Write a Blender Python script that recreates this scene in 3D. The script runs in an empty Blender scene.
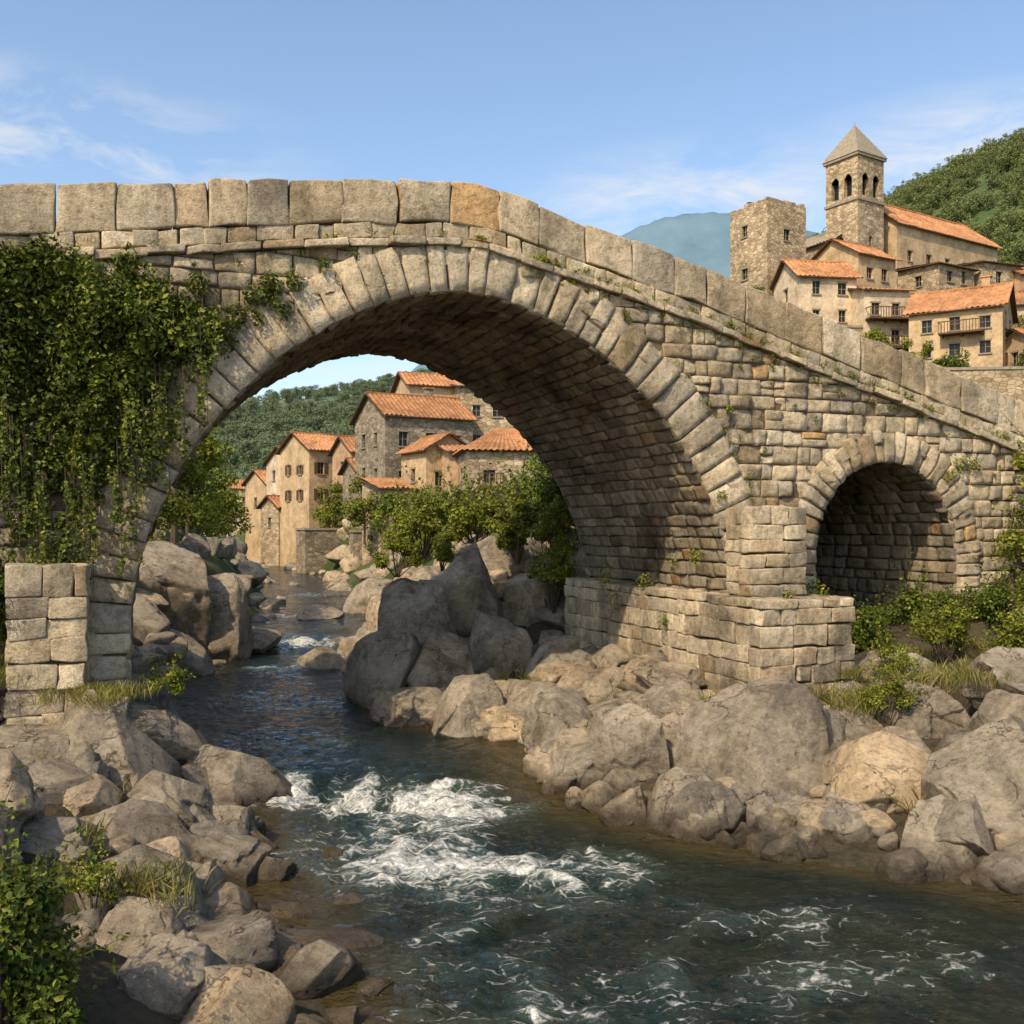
import bpy, bmesh, math, random
import numpy as np
from mathutils import Vector
rng=np.random.default_rng(11); random.seed(5)
TH=math.radians(20.9); CS,SN=math.cos(TH),math.sin(TH); DB=20.0; BW=8.0
CAMZ=5.2
scene=bpy.context.scene

# ---------------------------------------------------------------- noise
def _h(ix,iy,iz,seed):
    h=(ix*374761393+iy*668265263+iz*2147483647+seed*144269504)&0xffffffff
    h=((h^(h>>13))*1274126177)&0xffffffff
    h=((h^(h>>15))*2246822519)&0xffffffff
    return ((h^(h>>16))&0xffff)/32767.5-1.0
def vnoise(P,seed=0):
    P=np.asarray(P,float); i=np.floor(P).astype(np.int64); f=P-i; u=f*f*(3-2*f)
    r=0
    for a in (0,1):
        wa=u[:,0] if a else 1-u[:,0]
        for b in (0,1):
            wb=u[:,1] if b else 1-u[:,1]
            for c in (0,1):
                wc=u[:,2] if c else 1-u[:,2]
                r=r+wa*wb*wc*_h(i[:,0]+a,i[:,1]+b,i[:,2]+c,seed)
    return r
def fbm(P,o=4,seed=0,g=.5):
    P=np.asarray(P,float); s=0;a=1;t=0
    for k in range(o):
        s=s+a*vnoise(P*(2.03**k)+k*7.3,seed+k);t+=a;a*=g
    return s/t
def sstep(a,b,x):
    t=np.clip((x-a)/(b-a),0,1); return t*t*(3-2*t)

# ---------------------------------------------------------------- mesh helpers
class MB:
    def __init__(s): s.V=[];s.F=[];s.n=0
    def add(s,V,F):
        V=np.asarray(V,float);F=np.asarray(F,int)
        s.V.append(V);s.F.append(F+s.n);s.n+=len(V)
    def box(s,x0,x1,y0,y1,z0,z1):
        V=[(x0,y0,z0),(x1,y0,z0),(x1,y1,z0),(x0,y1,z0),(x0,y0,z1),(x1,y0,z1),(x1,y1,z1),(x0,y1,z1)]
        s.add(V,[(0,3,2,1),(4,5,6,7),(0,1,5,4),(1,2,6,5),(2,3,7,6),(3,0,4,7)])
    def quad(s,a,b,c,d): s.add([a,b,c,d],[(0,1,2,3)])
def raw_mesh(name,V,F,mat=None,smooth=False,attrs=None):
    V=np.asarray(V,np.float32);F=np.asarray(F,np.int32);k=F.shape[1]
    me=bpy.data.meshes.new(name)
    me.vertices.add(len(V));me.vertices.foreach_set('co',V.ravel())
    me.loops.add(F.size);me.loops.foreach_set('vertex_index',F.ravel())
    me.polygons.add(len(F));me.polygons.foreach_set('loop_start',np.arange(0,F.size,k,dtype=np.int32))
    if attrs:
        for n,a in attrs.items():
            at=me.attributes.new(n,'FLOAT','POINT');at.data.foreach_set('value',np.asarray(a,np.float32))
    me.update(calc_edges=True)
    me.polygons.foreach_set('use_smooth',np.full(len(F),smooth))
    if mat: me.materials.append(mat)
    return me
def obj_from(name,V,F,mat,smooth=False,parent=None,attrs=None):
    o=bpy.data.objects.new(name,raw_mesh(name,V,F,mat,smooth,attrs));scene.collection.objects.link(o)
    if parent: o.parent=parent
    return o
def mb_obj(name,mb,mat,smooth=False,parent=None):
    if not mb.V: return None
    return obj_from(name,np.concatenate(mb.V),np.concatenate(mb.F),mat,smooth,parent)
def empty(name,loc=(0,0,0),rz=0):
    o=bpy.data.objects.new(name,None);o.empty_display_size=.5;o.location=loc;o.rotation_euler=(0,0,rz)
    scene.collection.objects.link(o);return o
def gridF(nr,nc):
    a=np.arange(nr*nc).reshape(nr,nc)
    return np.stack([a[:-1,:-1],a[:-1,1:],a[1:,1:],a[1:,:-1]],-1).reshape(-1,4)

# ---------------------------------------------------------------- materials
class NT:
    def __init__(s,name):
        s.m=bpy.data.materials.new(name);s.m.use_nodes=True;s.t=s.m.node_tree;s.n=s.t.nodes;s.n.clear()
        s.out=s.n.new('ShaderNodeOutputMaterial');s.b=s.n.new('ShaderNodeBsdfPrincipled')
        s.l(s.b.outputs[0],s.out.inputs[0]);s.b.inputs['Roughness'].default_value=.9
        s.b.inputs['Specular IOR Level'].default_value=.2
        s.pos=s.n.new('ShaderNodeNewGeometry')
    def l(s,a,b): s.t.links.new(a,b)
    def noise(s,scale,detail=5,rough=.6,vec=None,sc=None,dist=0,out='Fac'):
        n=s.n.new('ShaderNodeTexNoise');n.inputs['Scale'].default_value=scale;n.inputs['Detail'].default_value=detail
        n.inputs['Roughness'].default_value=rough;n.inputs['Distortion'].default_value=dist
        v=vec or s.pos.outputs['Position']
        if sc:
            mp=s.n.new('ShaderNodeMapping');mp.inputs['Scale'].default_value=sc;s.l(v,mp.inputs[0]);v=mp.outputs[0]
        s.l(v,n.inputs['Vector']);return n.outputs[out]
    def warp(s,scale,amt):
        c=s.noise(scale,3,.6,out='Color');m=s.n.new('ShaderNodeVectorMath');m.operation='MULTIPLY_ADD'
        s.l(c,m.inputs[0]);m.inputs[1].default_value=(amt,)*3;s.l(s.pos.outputs['Position'],m.inputs[2]);return m.outputs[0]
    def voro(s,scale,feature='F1',out='Distance',vec=None,sc=None):
        n=s.n.new('ShaderNodeTexVoronoi');n.feature=feature;n.inputs['Scale'].default_value=scale
        v=vec or s.pos.outputs['Position']
        if sc:
            mp=s.n.new('ShaderNodeMapping');mp.inputs['Scale'].default_value=sc;s.l(v,mp.inputs[0]);v=mp.outputs[0]
        s.l(v,n.inputs['Vector']);return n.outputs[out]
    def ramp(s,fac,stops,mode='LINEAR'):
        r=s.n.new('ShaderNodeValToRGB');e=r.color_ramp.elements;r.color_ramp.interpolation=mode
        for i,(p,c) in enumerate(stops):
            el=e[i] if i<2 else e.new(p)
            el.position=p;el.color=(*(c if hasattr(c,'__len__') else (c,c,c)),1)
        s.l(fac,r.inputs[0]);return r.outputs[0]
    def mix(s,fac,a,b,mode='MIX'):
        m=s.n.new('ShaderNodeMix');m.data_type='RGBA';m.blend_type=mode
        for v,i in ((fac,0),(a,6),(b,7)):
            if hasattr(v,'links') or hasattr(v,'is_linked'): s.l(v,m.inputs[i])
            elif i==0: m.inputs[0].default_value=v
            else: m.inputs[i].default_value=(*v,1)
        return m.outputs[2]
    def math(s,op,a,b=0,clamp=False):
        m=s.n.new('ShaderNodeMath');m.operation=op;m.use_clamp=clamp
        for v,i in ((a,0),(b,1)):
            if hasattr(v,'is_linked'): s.l(v,m.inputs[i])
            else: m.inputs[i].default_value=v
        return m.outputs[0]
    def maprange(s,v,a,b,c=0,d=1):
        m=s.n.new('ShaderNodeMapRange');s.l(v,m.inputs[0])
        for i,x in enumerate((a,b,c,d)): m.inputs[i+1].default_value=x
        return m.outputs[0]
    def sep(s):
        x=s.n.new('ShaderNodeSeparateXYZ');s.l(s.pos.outputs['Position'],x.inputs[0]);return x.outputs
    def bump(s,h,strength=.5,dist=.05,prev=None):
        b=s.n.new('ShaderNodeBump');b.inputs['Strength'].default_value=strength;b.inputs['Distance'].default_value=dist
        s.l(h,b.inputs['Height'])
        if prev: s.l(prev,b.inputs['Normal'])
        return b.outputs[0]
    def color(s,c): s.l(c,s.b.inputs['Base Color'])
    def normal(s,c): s.l(c,s.b.inputs['Normal'])
    def attr(s,n):
        a=s.n.new('ShaderNodeAttribute');a.attribute_name=n;return a.outputs['Fac']
    @property
    def rpi(s): return s.pos.outputs['Random Per Island']

def stone_mat(name,dark=1.0,stain=.4):
    t=NT(name)
    d=dark
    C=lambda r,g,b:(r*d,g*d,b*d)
    c=t.ramp(t.rpi,[(0,C(.42,.31,.18)),(.18,C(.76,.60,.39)),(.36,C(.52,.42,.28)),(.52,C(.84,.69,.47)),(.66,C(.44,.37,.27)),(.8,C(.72,.57,.37)),(.93,C(.60,.50,.36)),(1,C(.70,.43,.19))])
    st=t.ramp(t.noise(.5,6,.68),[(.34,stain),(.54,1.06)])
    c=t.mix(1,c,st,'MULTIPLY')
    vs=t.ramp(t.noise(1.5,5,.7,sc=(1,1,.22)),[(.35,.55),(.55,1.05)]);c=t.mix(.8,c,vs,'MULTIPLY')
    f=t.ramp(t.noise(6.5,7,.8),[(.3,(.40,.35,.28)),(.5,.98),(.72,1.22)])
    c=t.mix(.95,c,f,'MULTIPLY')
    pit=t.ramp(t.noise(36,3,.7),[(.32,.3),(.46,1)])
    c=t.mix(.6,c,pit,'MULTIPLY')
    lich=t.ramp(t.noise(2.6,6,.78),[(.57,0),(.66,1)])
    c=t.mix(t.math('MULTIPLY',lich,.5),c,(.19*d,.155*d,.10*d))
    ms=t.ramp(t.noise(1.1,7,.75),[(.58,0),(.68,1)])
    c=t.mix(t.math('MULTIPLY',ms,.5),c,(.12*d,.11*d,.035*d))
    t.color(c)
    b=t.bump(t.noise(5,7,.72),1,.11);b=t.bump(t.noise(26,4,.75),.85,.035,b)
    t.normal(b);return t.m
M_stone=stone_mat('bridge_stone',.94,.38)
M_ring=stone_mat('voussoir_stone',.98,.52)
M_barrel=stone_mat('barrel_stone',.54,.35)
def mortar():
    t=NT('mortar');c=t.ramp(t.noise(6),[(.3,(.055,.04,.024)),(.7,(.17,.125,.078))]);t.color(c)
    t.normal(t.bump(t.noise(20),.6,.03));return t.m
M_mortar=mortar()
def rock_mat(name,k=1.0,tan=.5):
    t=NT(name)
    r=t.ramp(t.rpi,[(0,(.42*k,.345*k,.25*k)),(.2,(.70*k,.53*k,.34*k)),(.4,(.33*k,.29*k,.23*k)),(.6,(.62*k,.48*k,.32*k)),(.8,(.40*k,.345*k,.27*k)),(1,(.76*k,.56*k,.34*k))])
    g=t.ramp(t.noise(.9,6,.74,dist=.6),[(.32,.42),(.46,.84),(.56,1.12),(.7,1.35)])
    c=t.mix(1,r,g,'MULTIPLY')
    f=t.ramp(t.noise(6,8,.84,sc=(1,1,1.7)),[(.3,(.30,.27,.23)),(.48,.92),(.75,1.3)]);c=t.mix(.95,c,f,'MULTIPLY')
    wv=t.warp(2.2,.9)
    e1=t.voro(.6,'DISTANCE_TO_EDGE',vec=wv,sc=(1,.8,2.2));cr=t.ramp(e1,[(0,.2),(.018,1)])
    crm=t.ramp(t.noise(.8,3),[(.44,0),(.53,1)])
    c=t.mix(crm,c,t.mix(1,c,cr,'MULTIPLY'))
    dk=t.ramp(t.noise(1.7,7,.8,sc=(1,1,.6)),[(.54,0),(.62,1)]);c=t.mix(t.math('MULTIPLY',dk,.55),c,(.13,.11,.08))
    li=t.ramp(t.noise(3.3,7,.8),[(.59,0),(.64,1)]);c=t.mix(t.math('MULTIPLY',li,.4),c,(.58*k,.50*k,.37*k))
    mo=t.ramp(t.noise(.8,7,.75),[(.57,0),(.66,1)])
    c=t.mix(t.math('MULTIPLY',mo,.4),c,(.14,.12,.035))
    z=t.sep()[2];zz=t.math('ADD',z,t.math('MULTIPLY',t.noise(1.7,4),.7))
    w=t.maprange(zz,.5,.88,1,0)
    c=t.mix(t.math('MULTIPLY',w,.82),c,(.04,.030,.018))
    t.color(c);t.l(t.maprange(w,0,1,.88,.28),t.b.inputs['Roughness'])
    b=t.bump(t.noise(1.5,6,.7,dist=.6),.9,.32);b=t.bump(t.noise(4.5,8,.8,sc=(1,1,1.5)),1,.18,b)
    b=t.bump(t.noise(24,4,.75),.8,.04,b);t.normal(b);return t.m
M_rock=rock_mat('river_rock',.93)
def ground_mat():
    t=NT('terrain_ground')
    x,y,z=t.sep()
    near=t.ramp(t.noise(2.3,8,.78),[(.3,(.045,.036,.022)),(.45,(.13,.10,.06)),(.55,(.08,.065,.038)),(.66,(.05,.065,.018)),(.8,(.20,.15,.09))])
    mid=t.ramp(t.noise(.12,7,.7),[(.3,(.035,.06,.015)),(.5,(.06,.09,.024)),(.62,(.10,.12,.04)),(.75,(.17,.15,.07))])
    far=t.ramp(t.noise(.03,8,.75),[(.3,(.055,.09,.035)),(.55,(.09,.125,.05)),(.7,(.17,.18,.085))])
    c=t.mix(t.maprange(y,40,60),near,mid);c=t.mix(t.maprange(y,250,700),c,far)
    c=t.mix(t.maprange(y,500,2600,0,.85),c,(.17,.25,.30))  # aerial haze painted into the ground colour, stronger with distance along Y
    t.color(c);b=t.bump(t.noise(3,8,.75),1,.35);t.normal(b);return t.m
M_ground=ground_mat()
def leaf_mat(name,c0,c1,c2,tr=.3,haze=0,k=1.0):
    t=NT(name)
    c0,c1,c2=[tuple(v*k for v in q) for q in (c0,c1,c2)]
    c=t.ramp(t.rpi,[(0,c0),(.55,c1),(1,c2)])
    v=t.ramp(t.noise(1.1,2),[(.3,.6),(.7,1.25)]);c=t.mix(1,c,v,'MULTIPLY')
    if haze: c=t.mix(haze,c,(.20,.26,.25))  # aerial haze for far trees, mixed straight into the leaf colour
    t.color(c);t.b.inputs['Roughness'].default_value=.55
    ts=t.n.new('ShaderNodeBsdfTranslucent');t.l(c,ts.inputs[0])
    mx=t.n.new('ShaderNodeMixShader');mx.inputs[0].default_value=tr
    t.l(t.b.outputs[0],mx.inputs[1]);t.l(ts.outputs[0],mx.inputs[2]);t.l(mx.outputs[0],t.out.inputs[0]);return t.m
M_ivy=leaf_mat('ivy_leaf',(.028,.042,.006),(.085,.112,.014),(.22,.23,.032),k=1.1)
M_shrub=leaf_mat('shrub_leaf',(.035,.06,.008),(.09,.13,.016),(.21,.22,.03),k=1.1)
M_bright=leaf_mat('bush_leaf',(.07,.095,.010),(.17,.20,.020),(.31,.29,.045),.35,k=1.1)
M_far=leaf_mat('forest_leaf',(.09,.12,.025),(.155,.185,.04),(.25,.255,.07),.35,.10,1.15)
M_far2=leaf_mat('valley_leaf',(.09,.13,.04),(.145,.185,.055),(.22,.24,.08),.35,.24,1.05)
M_grass=leaf_mat('grass_blade',(.09,.11,.02),(.21,.20,.04),(.42,.33,.12),.35)
def plain(name,c,rough=.8,ns=8,var=.35,metal=0):
    t=NT(name);f=t.ramp(t.noise(ns,6,.7),[(.3,1-var),(.7,1+var*.5)]);c2=t.mix(1,c,f,'MULTIPLY')
    t.color(c2);t.b.inputs['Roughness'].default_value=rough;t.normal(t.bump(t.noise(ns*3),.4,.03));return t.m
M_bark=plain('bark',(.09,.065,.04))
def rubble(name,c0,c1,c2):
    t=NT(name)
    n=t.n.new('ShaderNodeTexVoronoi');n.inputs['Scale'].default_value=1.9
    mp=t.n.new('ShaderNodeMapping');mp.inputs['Scale'].default_value=(1,1,1.7);t.l(t.pos.outputs['Position'],mp.inputs[0]);t.l(mp.outputs[0],n.inputs['Vector'])
    sx=t.n.new('ShaderNodeSeparateColor');t.l(n.outputs['Color'],sx.inputs[0])
    c=t.ramp(sx.outputs[0],[(0,c0),(.5,c1),(1,c2)])
    e=t.voro(1.9,'DISTANCE_TO_EDGE',sc=(1,1,1.7));ed=t.ramp(e,[(0,.45),(.08,1)]);c=t.mix(1,c,ed,'MULTIPLY')
    s=t.ramp(t.noise(.35,6,.7),[(.3,.6),(.65,1.1)]);c=t.mix(1,c,s,'MULTIPLY');t.color(c)
    t.normal(t.bump(ed,.7,.06));return t.m
M_rub1=rubble('rubble_wall',(.29,.21,.125),(.43,.325,.20),(.55,.43,.275))
M_rub2=rubble('dark_rubble_wall',(.19,.15,.10),(.28,.22,.155),(.37,.30,.21))
def plaster(name,c):
    t=NT(name);s=t.ramp(t.noise(.5,7,.72),[(.3,.5),(.6,1.1)]);f=t.ramp(t.noise(3,7,.78),[(.35,.7),(.6,1.05)])
    cc=t.mix(1,c,s,'MULTIPLY');cc=t.mix(1,cc,f,'MULTIPLY')
    p=t.ramp(t.noise(.9,6,.7),[(.58,0),(.62,1)]);cc=t.mix(t.math('MULTIPLY',p,.65),cc,(.30,.225,.14))
    t.color(cc);t.normal(t.bump(t.noise(4),.5,.05));return t.m
M_pl=plaster('ochre_plaster',(.52,.37,.21));M_pl2=plaster('pale_plaster',(.62,.48,.32));M_pl3=plaster('pink_plaster',(.50,.32,.19))
def tile(name,k=1):
    t=NT(name)
    c=t.ramp(t.noise(2.2,6,.85),[(.3,(.25*k,.10*k,.045*k)),(.5,(.46*k,.21*k,.09*k)),(.7,(.63*k,.37*k,.20*k))])
    s=t.ramp(t.noise(.4,6,.7),[(.3,.55),(.6,1.05)]);c=t.mix(1,c,s,'MULTIPLY')
    t.color(c);t.normal(t.bump(t.noise(8),.5,.05));return t.m
M_tile=tile('terracotta_tiles',.95);M_tile2=tile('weathered_tiles',.72)
M_slate=plain('grey_stone_slabs',(.28,.235,.17),ns=3)
M_glass=plain('dark_window',(.02,.022,.025),.15)
M_wood=plain('brown_wood',(.10,.055,.03),.7)
M_frame=plain('pale_frame',(.26,.21,.15),.7)

# ================================================================= terrain description
LY=[0,10.5,13,16.2,20.8,27.6,39,50,75,110,150,200,300,500]
LX=[-.5,-1.9,-3.1,-4.0,-6.5,-9.9,-12.0,-12.8,-19,-30,-43,-75,-170,-400]
RY=[0,9,12.5,14,14.9,15.8,17.3,19.3,22.5,24.7,31,39,50,63,90,150,200,300,500]
RX=[16,13,9.2,7.6,6.3,4.4,2.5,.8,0,-2.7,-4.5,-6.1,-5.6,-9,-15.5,-36,-64,-150,-380]
def bankL(Y): return np.interp(Y,LY,LX)
def bankR(Y): return np.interp(Y,RY,RX)
def level(Y): return .5*sstep(18.2,22.0,Y)+.4*sstep(38,42,Y)
def height(X,Y,detail=True):
    X=np.asarray(X,float);Y=np.asarray(Y,float)
    L=bankL(Y);R=bankR(Y);W=level(Y)
    dR=X-R;dL=L-X
    a=np.interp(dR,[0,1,3,6,13,17,30,60,300],[0,.1,.5,1.0,1.9,3.9,6.5,9,15])
    b=np.interp(dR,[0,2,5,9,20,40,80,300],[0,1.6,3.3,4.4,5.6,9,15,30])
    c=np.interp(dR,[0,2,5,18,30,45,60,100,300],[0,3,5.5,8,14,21,26,33,50])
    wb=sstep(31,37,Y);wc=sstep(76,104,Y)
    zr=(a*(1-wb)+b*wb)*(1-wc)+c*wc
    la=np.interp(dL,[0,1,3,6,12,40,300],[0,.2,1.1,2.0,3.0,8,20])
    lb=np.interp(dL,[0,2,6,20,60,200],[0,2.6,4.2,7,12,25])
    wl=sstep(26,34,Y);zl=la*(1-wl)+lb*wl
    ins=np.minimum(-dR,-dL)
    z=np.where(dR>0,zr,np.where(dL>0,zl,-1.3*sstep(0,1.6,ins)))
    z=z+W
    fl=1-sstep(140,320,Y)*.8
    z=z*fl
    g=sstep(120,330,Y)
    z=z+g*(200*np.exp(-((X-335)**2)/(2*200**2)-((Y-540)**2)/(2*230**2))
        +136*np.exp(-((X+60)**2)/(2*330**2)-((Y-1000)**2)/(2*200**2))
        +30*np.exp(-((X+150)**2)/(2*90**2)-((Y-420)**2)/(2*90**2)))
    if detail:
        P=np.stack([X,Y,np.zeros_like(X)],-1)
        out=sstep(-.5,1.5,np.maximum(dR,dL))
        near=1-sstep(50,80,Y)
        z=z+near*out*(.35*fbm(P*.8,4,3)+.16*fbm(P*2.5,3,9))
        z=z+sstep(150,400,Y)*(7*fbm(P*.012,4,5)+3*fbm(P*.06,3,6))
        z=z+sstep(60,120,Y)*fbm(P*.06,3,8)*1.0
    return z
def hpt(x,y): return float(height(np.array([x]),np.array([y]))[0])

def grow(a,b,lo,hi,st,k):
    m=list(np.arange(a,b+1e-6,st));s=st;x=b
    while x<hi: s*=k;x+=s;m.append(x)
    s=st;x=a;l=[]
    while x>lo: s*=k;x-=s;l.append(x)
    return np.array(l[::-1]+m)
xs=grow(-16,18,-5000,5000,.22,1.05);ys=grow(6,46,-60,7000,.22,1.035)
GX,GY=np.meshgrid(xs,ys);GZ=height(GX.ravel(),GY.ravel())
obj_from('terrain',np.stack([GX.ravel(),GY.ravel(),GZ],-1),gridF(len(ys),len(xs)),M_ground,True)
# far mountain
mx=np.linspace(-2600,4600,360);my=np.linspace(3000,6000,90);AX,AY=np.meshgrid(mx,my)
P=np.stack([AX.ravel(),AY.ravel(),0*AX.ravel()],-1)
AZ=1370*np.exp(-((P[:,0]-900)**2)/(2*1150**2)-((P[:,1]-4200)**2)/(2*650**2))+150*fbm(P*.0021,6,2)-60
P[:,2]=AZ
t=NT('hazed_mountain_forest');c=t.ramp(t.noise(.004,9,.7),[(.3,(.075,.14,.19)),(.7,(.13,.20,.25))]);t.color(c)  # blue of distant haze painted into the mountain's base colour
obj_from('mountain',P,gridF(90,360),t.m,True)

# ================================================================= water
wy=[2.0]
while wy[-1]<330: wy.append(wy[-1]+(.055 if wy[-1]<26 else .055+(wy[-1]-26)*.012))
wy=np.array(wy);nc=240
tt=np.linspace(0,1,nc);WL=bankL(wy)-2.5;WR=bankR(wy)+2.5
WX=WL[:,None]+(WR-WL)[:,None]*tt[None];WY=np.repeat(wy[:,None],nc,1)
X=WX.ravel();Y=WY.ravel()
P=np.stack([X,Y,0*X],-1)
def gz(cx,cy,sx,sy,ang=0):
    c,s=math.cos(ang),math.sin(ang);dx=X-cx;dy=Y-cy
    u=dx*c+dy*s;v=-dx*s+dy*c;return np.exp(-(u/sx)**2-(v/sy)**2)
rapid=.98*gz(-3.8,19.2,2.3,1.1,-.15)+.68*gz(-1.1,18.9,1.6,1.3)+.6*gz(-2.2,16.6,2.3,1.5,.3)+.48*gz(-.9,14.9,2.2,1.1)
rapid+=.46*gz(.9,15.6,2.2,1.1,.2)+.42*gz(-5.2,22.0,2.2,1.0)
rapid+=.44*gz(3.4,13.6,3.2,1.1,-.1)+.50*gz(2.8,11.5,3.4,.9,.1)+.36*gz(-.6,12.4,1.6,1.4)+.34*gz(1.2,10.6,2.5,.5)
rapid+=.9*gz(-9.5,40,4,1.4)+.7*gz(-11,50,3,2)+.6*gz(-14,66,4,3)+.4*gz(-6.4,28,2.8,1.5)+.6*gz(-7,34,3,1.2)
warp=np.stack([fbm(P*.5,3,31),fbm(P*.5,3,37),0*X],-1)*1.2
ch=fbm((P+warp)*[1.6,1.0,1],5,21)
rr=np.clip(rapid,0,1)
z=level(Y)+.05*fbm((P+warp)*[.7,1.5,1],4,12)+.03*fbm((P+warp)*[2.2,3.6,1],3,17)+rr*(.28*ch+.12*fbm(P*4,3,15))
z+=.16*gz(-2.8,18.0,2.2,.4,-.2)-.16*gz(-2.8,18.8,2.2,.4,-.2)+.1*gz(-1.6,16.6,1.6,.35,.2)
foam=np.clip(rapid*(1+.8*ch)+.12*ch*(rapid>.05),0,1)
calm=np.minimum(X-bankL(Y),bankR(Y)-X);shal=1-sstep(0,2.0,calm)
t=NT('river_water')
fa=t.attr('foam')
wv=t.warp(1.1,1.1)
p1=t.noise(2.4,8,.76,vec=wv,sc=(1,1.7,1),dist=.8)
e=t.voro(2.4,'DISTANCE_TO_EDGE',vec=wv,sc=(.7,1.6,1))
lace=t.ramp(e,[(0,.12),(.10,0)])
pat=t.math('ADD',p1,lace)
thr=t.math('SUBTRACT',.80,t.math('MULTIPLY',fa,.46))
fo=t.math('MULTIPLY',t.math('SUBTRACT',pat,thr),5.0,True)
fo=t.math('MULTIPLY',fo,t.ramp(t.noise(13,6,.8),[(.33,.3),(.58,1)]))
deep=t.ramp(t.noise(.35,3),[(.35,(.004,.010,.008)),(.65,(.012,.016,.006))])
c=t.mix(t.attr('shallow'),deep,(.060,.043,.015));c=t.mix(t.maprange(fa,.3,1,0,.55),c,(.07,.12,.105));c=t.mix(fo,c,(.80,.78,.72))
t.color(c);t.l(t.maprange(fo,0,1,.05,.6),t.b.inputs['Roughness']);t.b.inputs['IOR'].default_value=1.33
t.b.inputs['Specular IOR Level'].default_value=.5
b=t.bump(t.noise(1.5,4,.6,sc=(1,1.8,1),dist=.8),.8,.34);b=t.bump(t.noise(5,5,.65,sc=(1,1.7,1),dist=.9),.7,.12,b);b=t.bump(fo,.5,.05,b);t.normal(b)
obj_from('river_water',np.stack([X,Y,z],-1),gridF(len(wy),nc),t.m,True,attrs={'foam':foam,'shallow':shal*.85})

# ================================================================= bridge
bridge=empty('stone_arch_bridge',(-DB*SN,DB*CS,0),TH)
def toploc(x):
    return np.interp(x,[-12,-2.17,1.25,4.1,6.1,7.0,8.3,10.2,12.3,15.05,18.1,22.2,34],[9.9,11.36,11.86,12.27,12.5,12.5,12.2,11.78,11.28,10.5,9.7,8.55,5.5])
class Arch:
    def __init__(s,cx,z0,a,b,n,leg):
        ph=np.linspace(0,math.pi,801)
        x=cx-a*np.sign(np.cos(ph))*np.abs(np.cos(ph))**(2/n);z=z0+b*np.abs(np.sin(ph))**(2/n)
        zl=np.linspace(leg,z0,60)[:-1]
        x=np.concatenate([np.full(59,cx-a),x,np.full(59,cx+a)]);z=np.concatenate([zl,z,zl[::-1]])
        L=np.concatenate([[0],np.cumsum(np.hypot(np.diff(x),np.diff(z)))])
        s.s=np.linspace(0,L[-1],1200);s.x=np.interp(s.s,L,x);s.z=np.interp(s.s,L,z);s.L=L[-1]
        k=np.ones(61)/61
        dx=np.gradient(s.x);dz=np.gradient(s.z)
        dx=np.convolve(np.pad(dx,30,'edge'),k,'valid');dz=np.convolve(np.pad(dz,30,'edge'),k,'valid')
        m=np.hypot(dx,dz);s.nx=-dz/m;s.nz=dx/m
        s.cx,s.z0,s.a,s.b,s.n=cx,z0,a,b,n
    def at(s,S,off):
        x=np.interp(S,s.s,s.x);z=np.interp(S,s.s,s.z);nx=np.interp(S,s.s,s.nx);nz=np.interp(S,s.s,s.nz)
        return x+nx*off,z+nz*off
    def zlow(s,x,off):
        a=s.a+off;b=s.b+off;q=np.abs((x-s.cx)/a)
        return np.where(q<1,s.z0+b*np.clip(1-q**s.n,0,1)**(1/s.n),-99)
A1=Arch(6.6,3.4,6.6,6.8,1.78,.4);A2=Arch(17.7,4.5,2.2,2.4,2,1.2)
R1,R2=1.04,.78
def stone(mb,fn,u0,u1,v0,v1,prot,amp=.02,clip=None,sk=.02,g=.006,edge=.06,ch=.018):
    u0+=g;u1-=g;v0+=g;v1-=g
    if u1-u0<.06 or v1-v0<.05: return
    Lu,Lv=u1-u0,v1-v0;c1=min(ch,Lu*.2);c2=min(ch,Lv*.2)
    su=np.array([0,c1,Lu*.25,Lu*.5,Lu*.75,Lu-c1,Lu]);sv=np.array([0,c2,Lv*.28,Lv*.5,Lv*.72,Lv-c2,Lv])
    U,V=np.meshgrid(u0+su,v0+sv)
    k=rng.normal(0,sk*.6,(4,2));a=(U-u0)/Lu;b=(V-v0)/Lv
    w=[(1-a)*(1-b),a*(1-b),(1-a)*b,a*b]
    du=sum(w[i]*k[i,0] for i in range(4));dv=sum(w[i]*k[i,1] for i in range(4))
    tilt=rng.normal(0,.014,2)
    Dp=prot+tilt[0]*(a-.5)*2+tilt[1]*(b-.5)*2
    q=np.stack([U.ravel()*3.4,V.ravel()*3.4,np.full(49,rng.random()*40)],-1)
    Dp=Dp+(fbm(q,2,3)*amp*3.0).reshape(7,7)
    nb=fbm(q*2.1,2,8).reshape(7,7)
    U=U+du+nb*.02;V=V+dv+np.roll(nb,3,0)*.02
    bord=np.zeros((7,7),bool);bord[0]=bord[-1]=True;bord[:,0]=bord[:,-1]=True
    Dp=np.where(bord,-edge,Dp)
    for i in (1,5):
        for j in (1,5): Dp[i,j]-=.02*rng.random()*1.8
    U=U.ravel();V=V.ravel()
    if clip is not None:
        V=clip(U,V,v0,v1)
        if np.ptp(V)<.06: return
    mb.add(fn(U,V,Dp.ravel()),gridF(7,7))
def _tmpl():
    I=[];F=[];n=0
    for ax in range(3):
        for side in (0,6):
            for i in range(7):
                for j in range(7):
                    k=[0,0,0];k[ax]=side;k[(ax+1)%3]=i;k[(ax+2)%3]=j;I.append(k)
            F.append(gridF(7,7)+n);n+=49
    return np.array(I),np.concatenate(F)
TI,TF=_tmpl()
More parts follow.
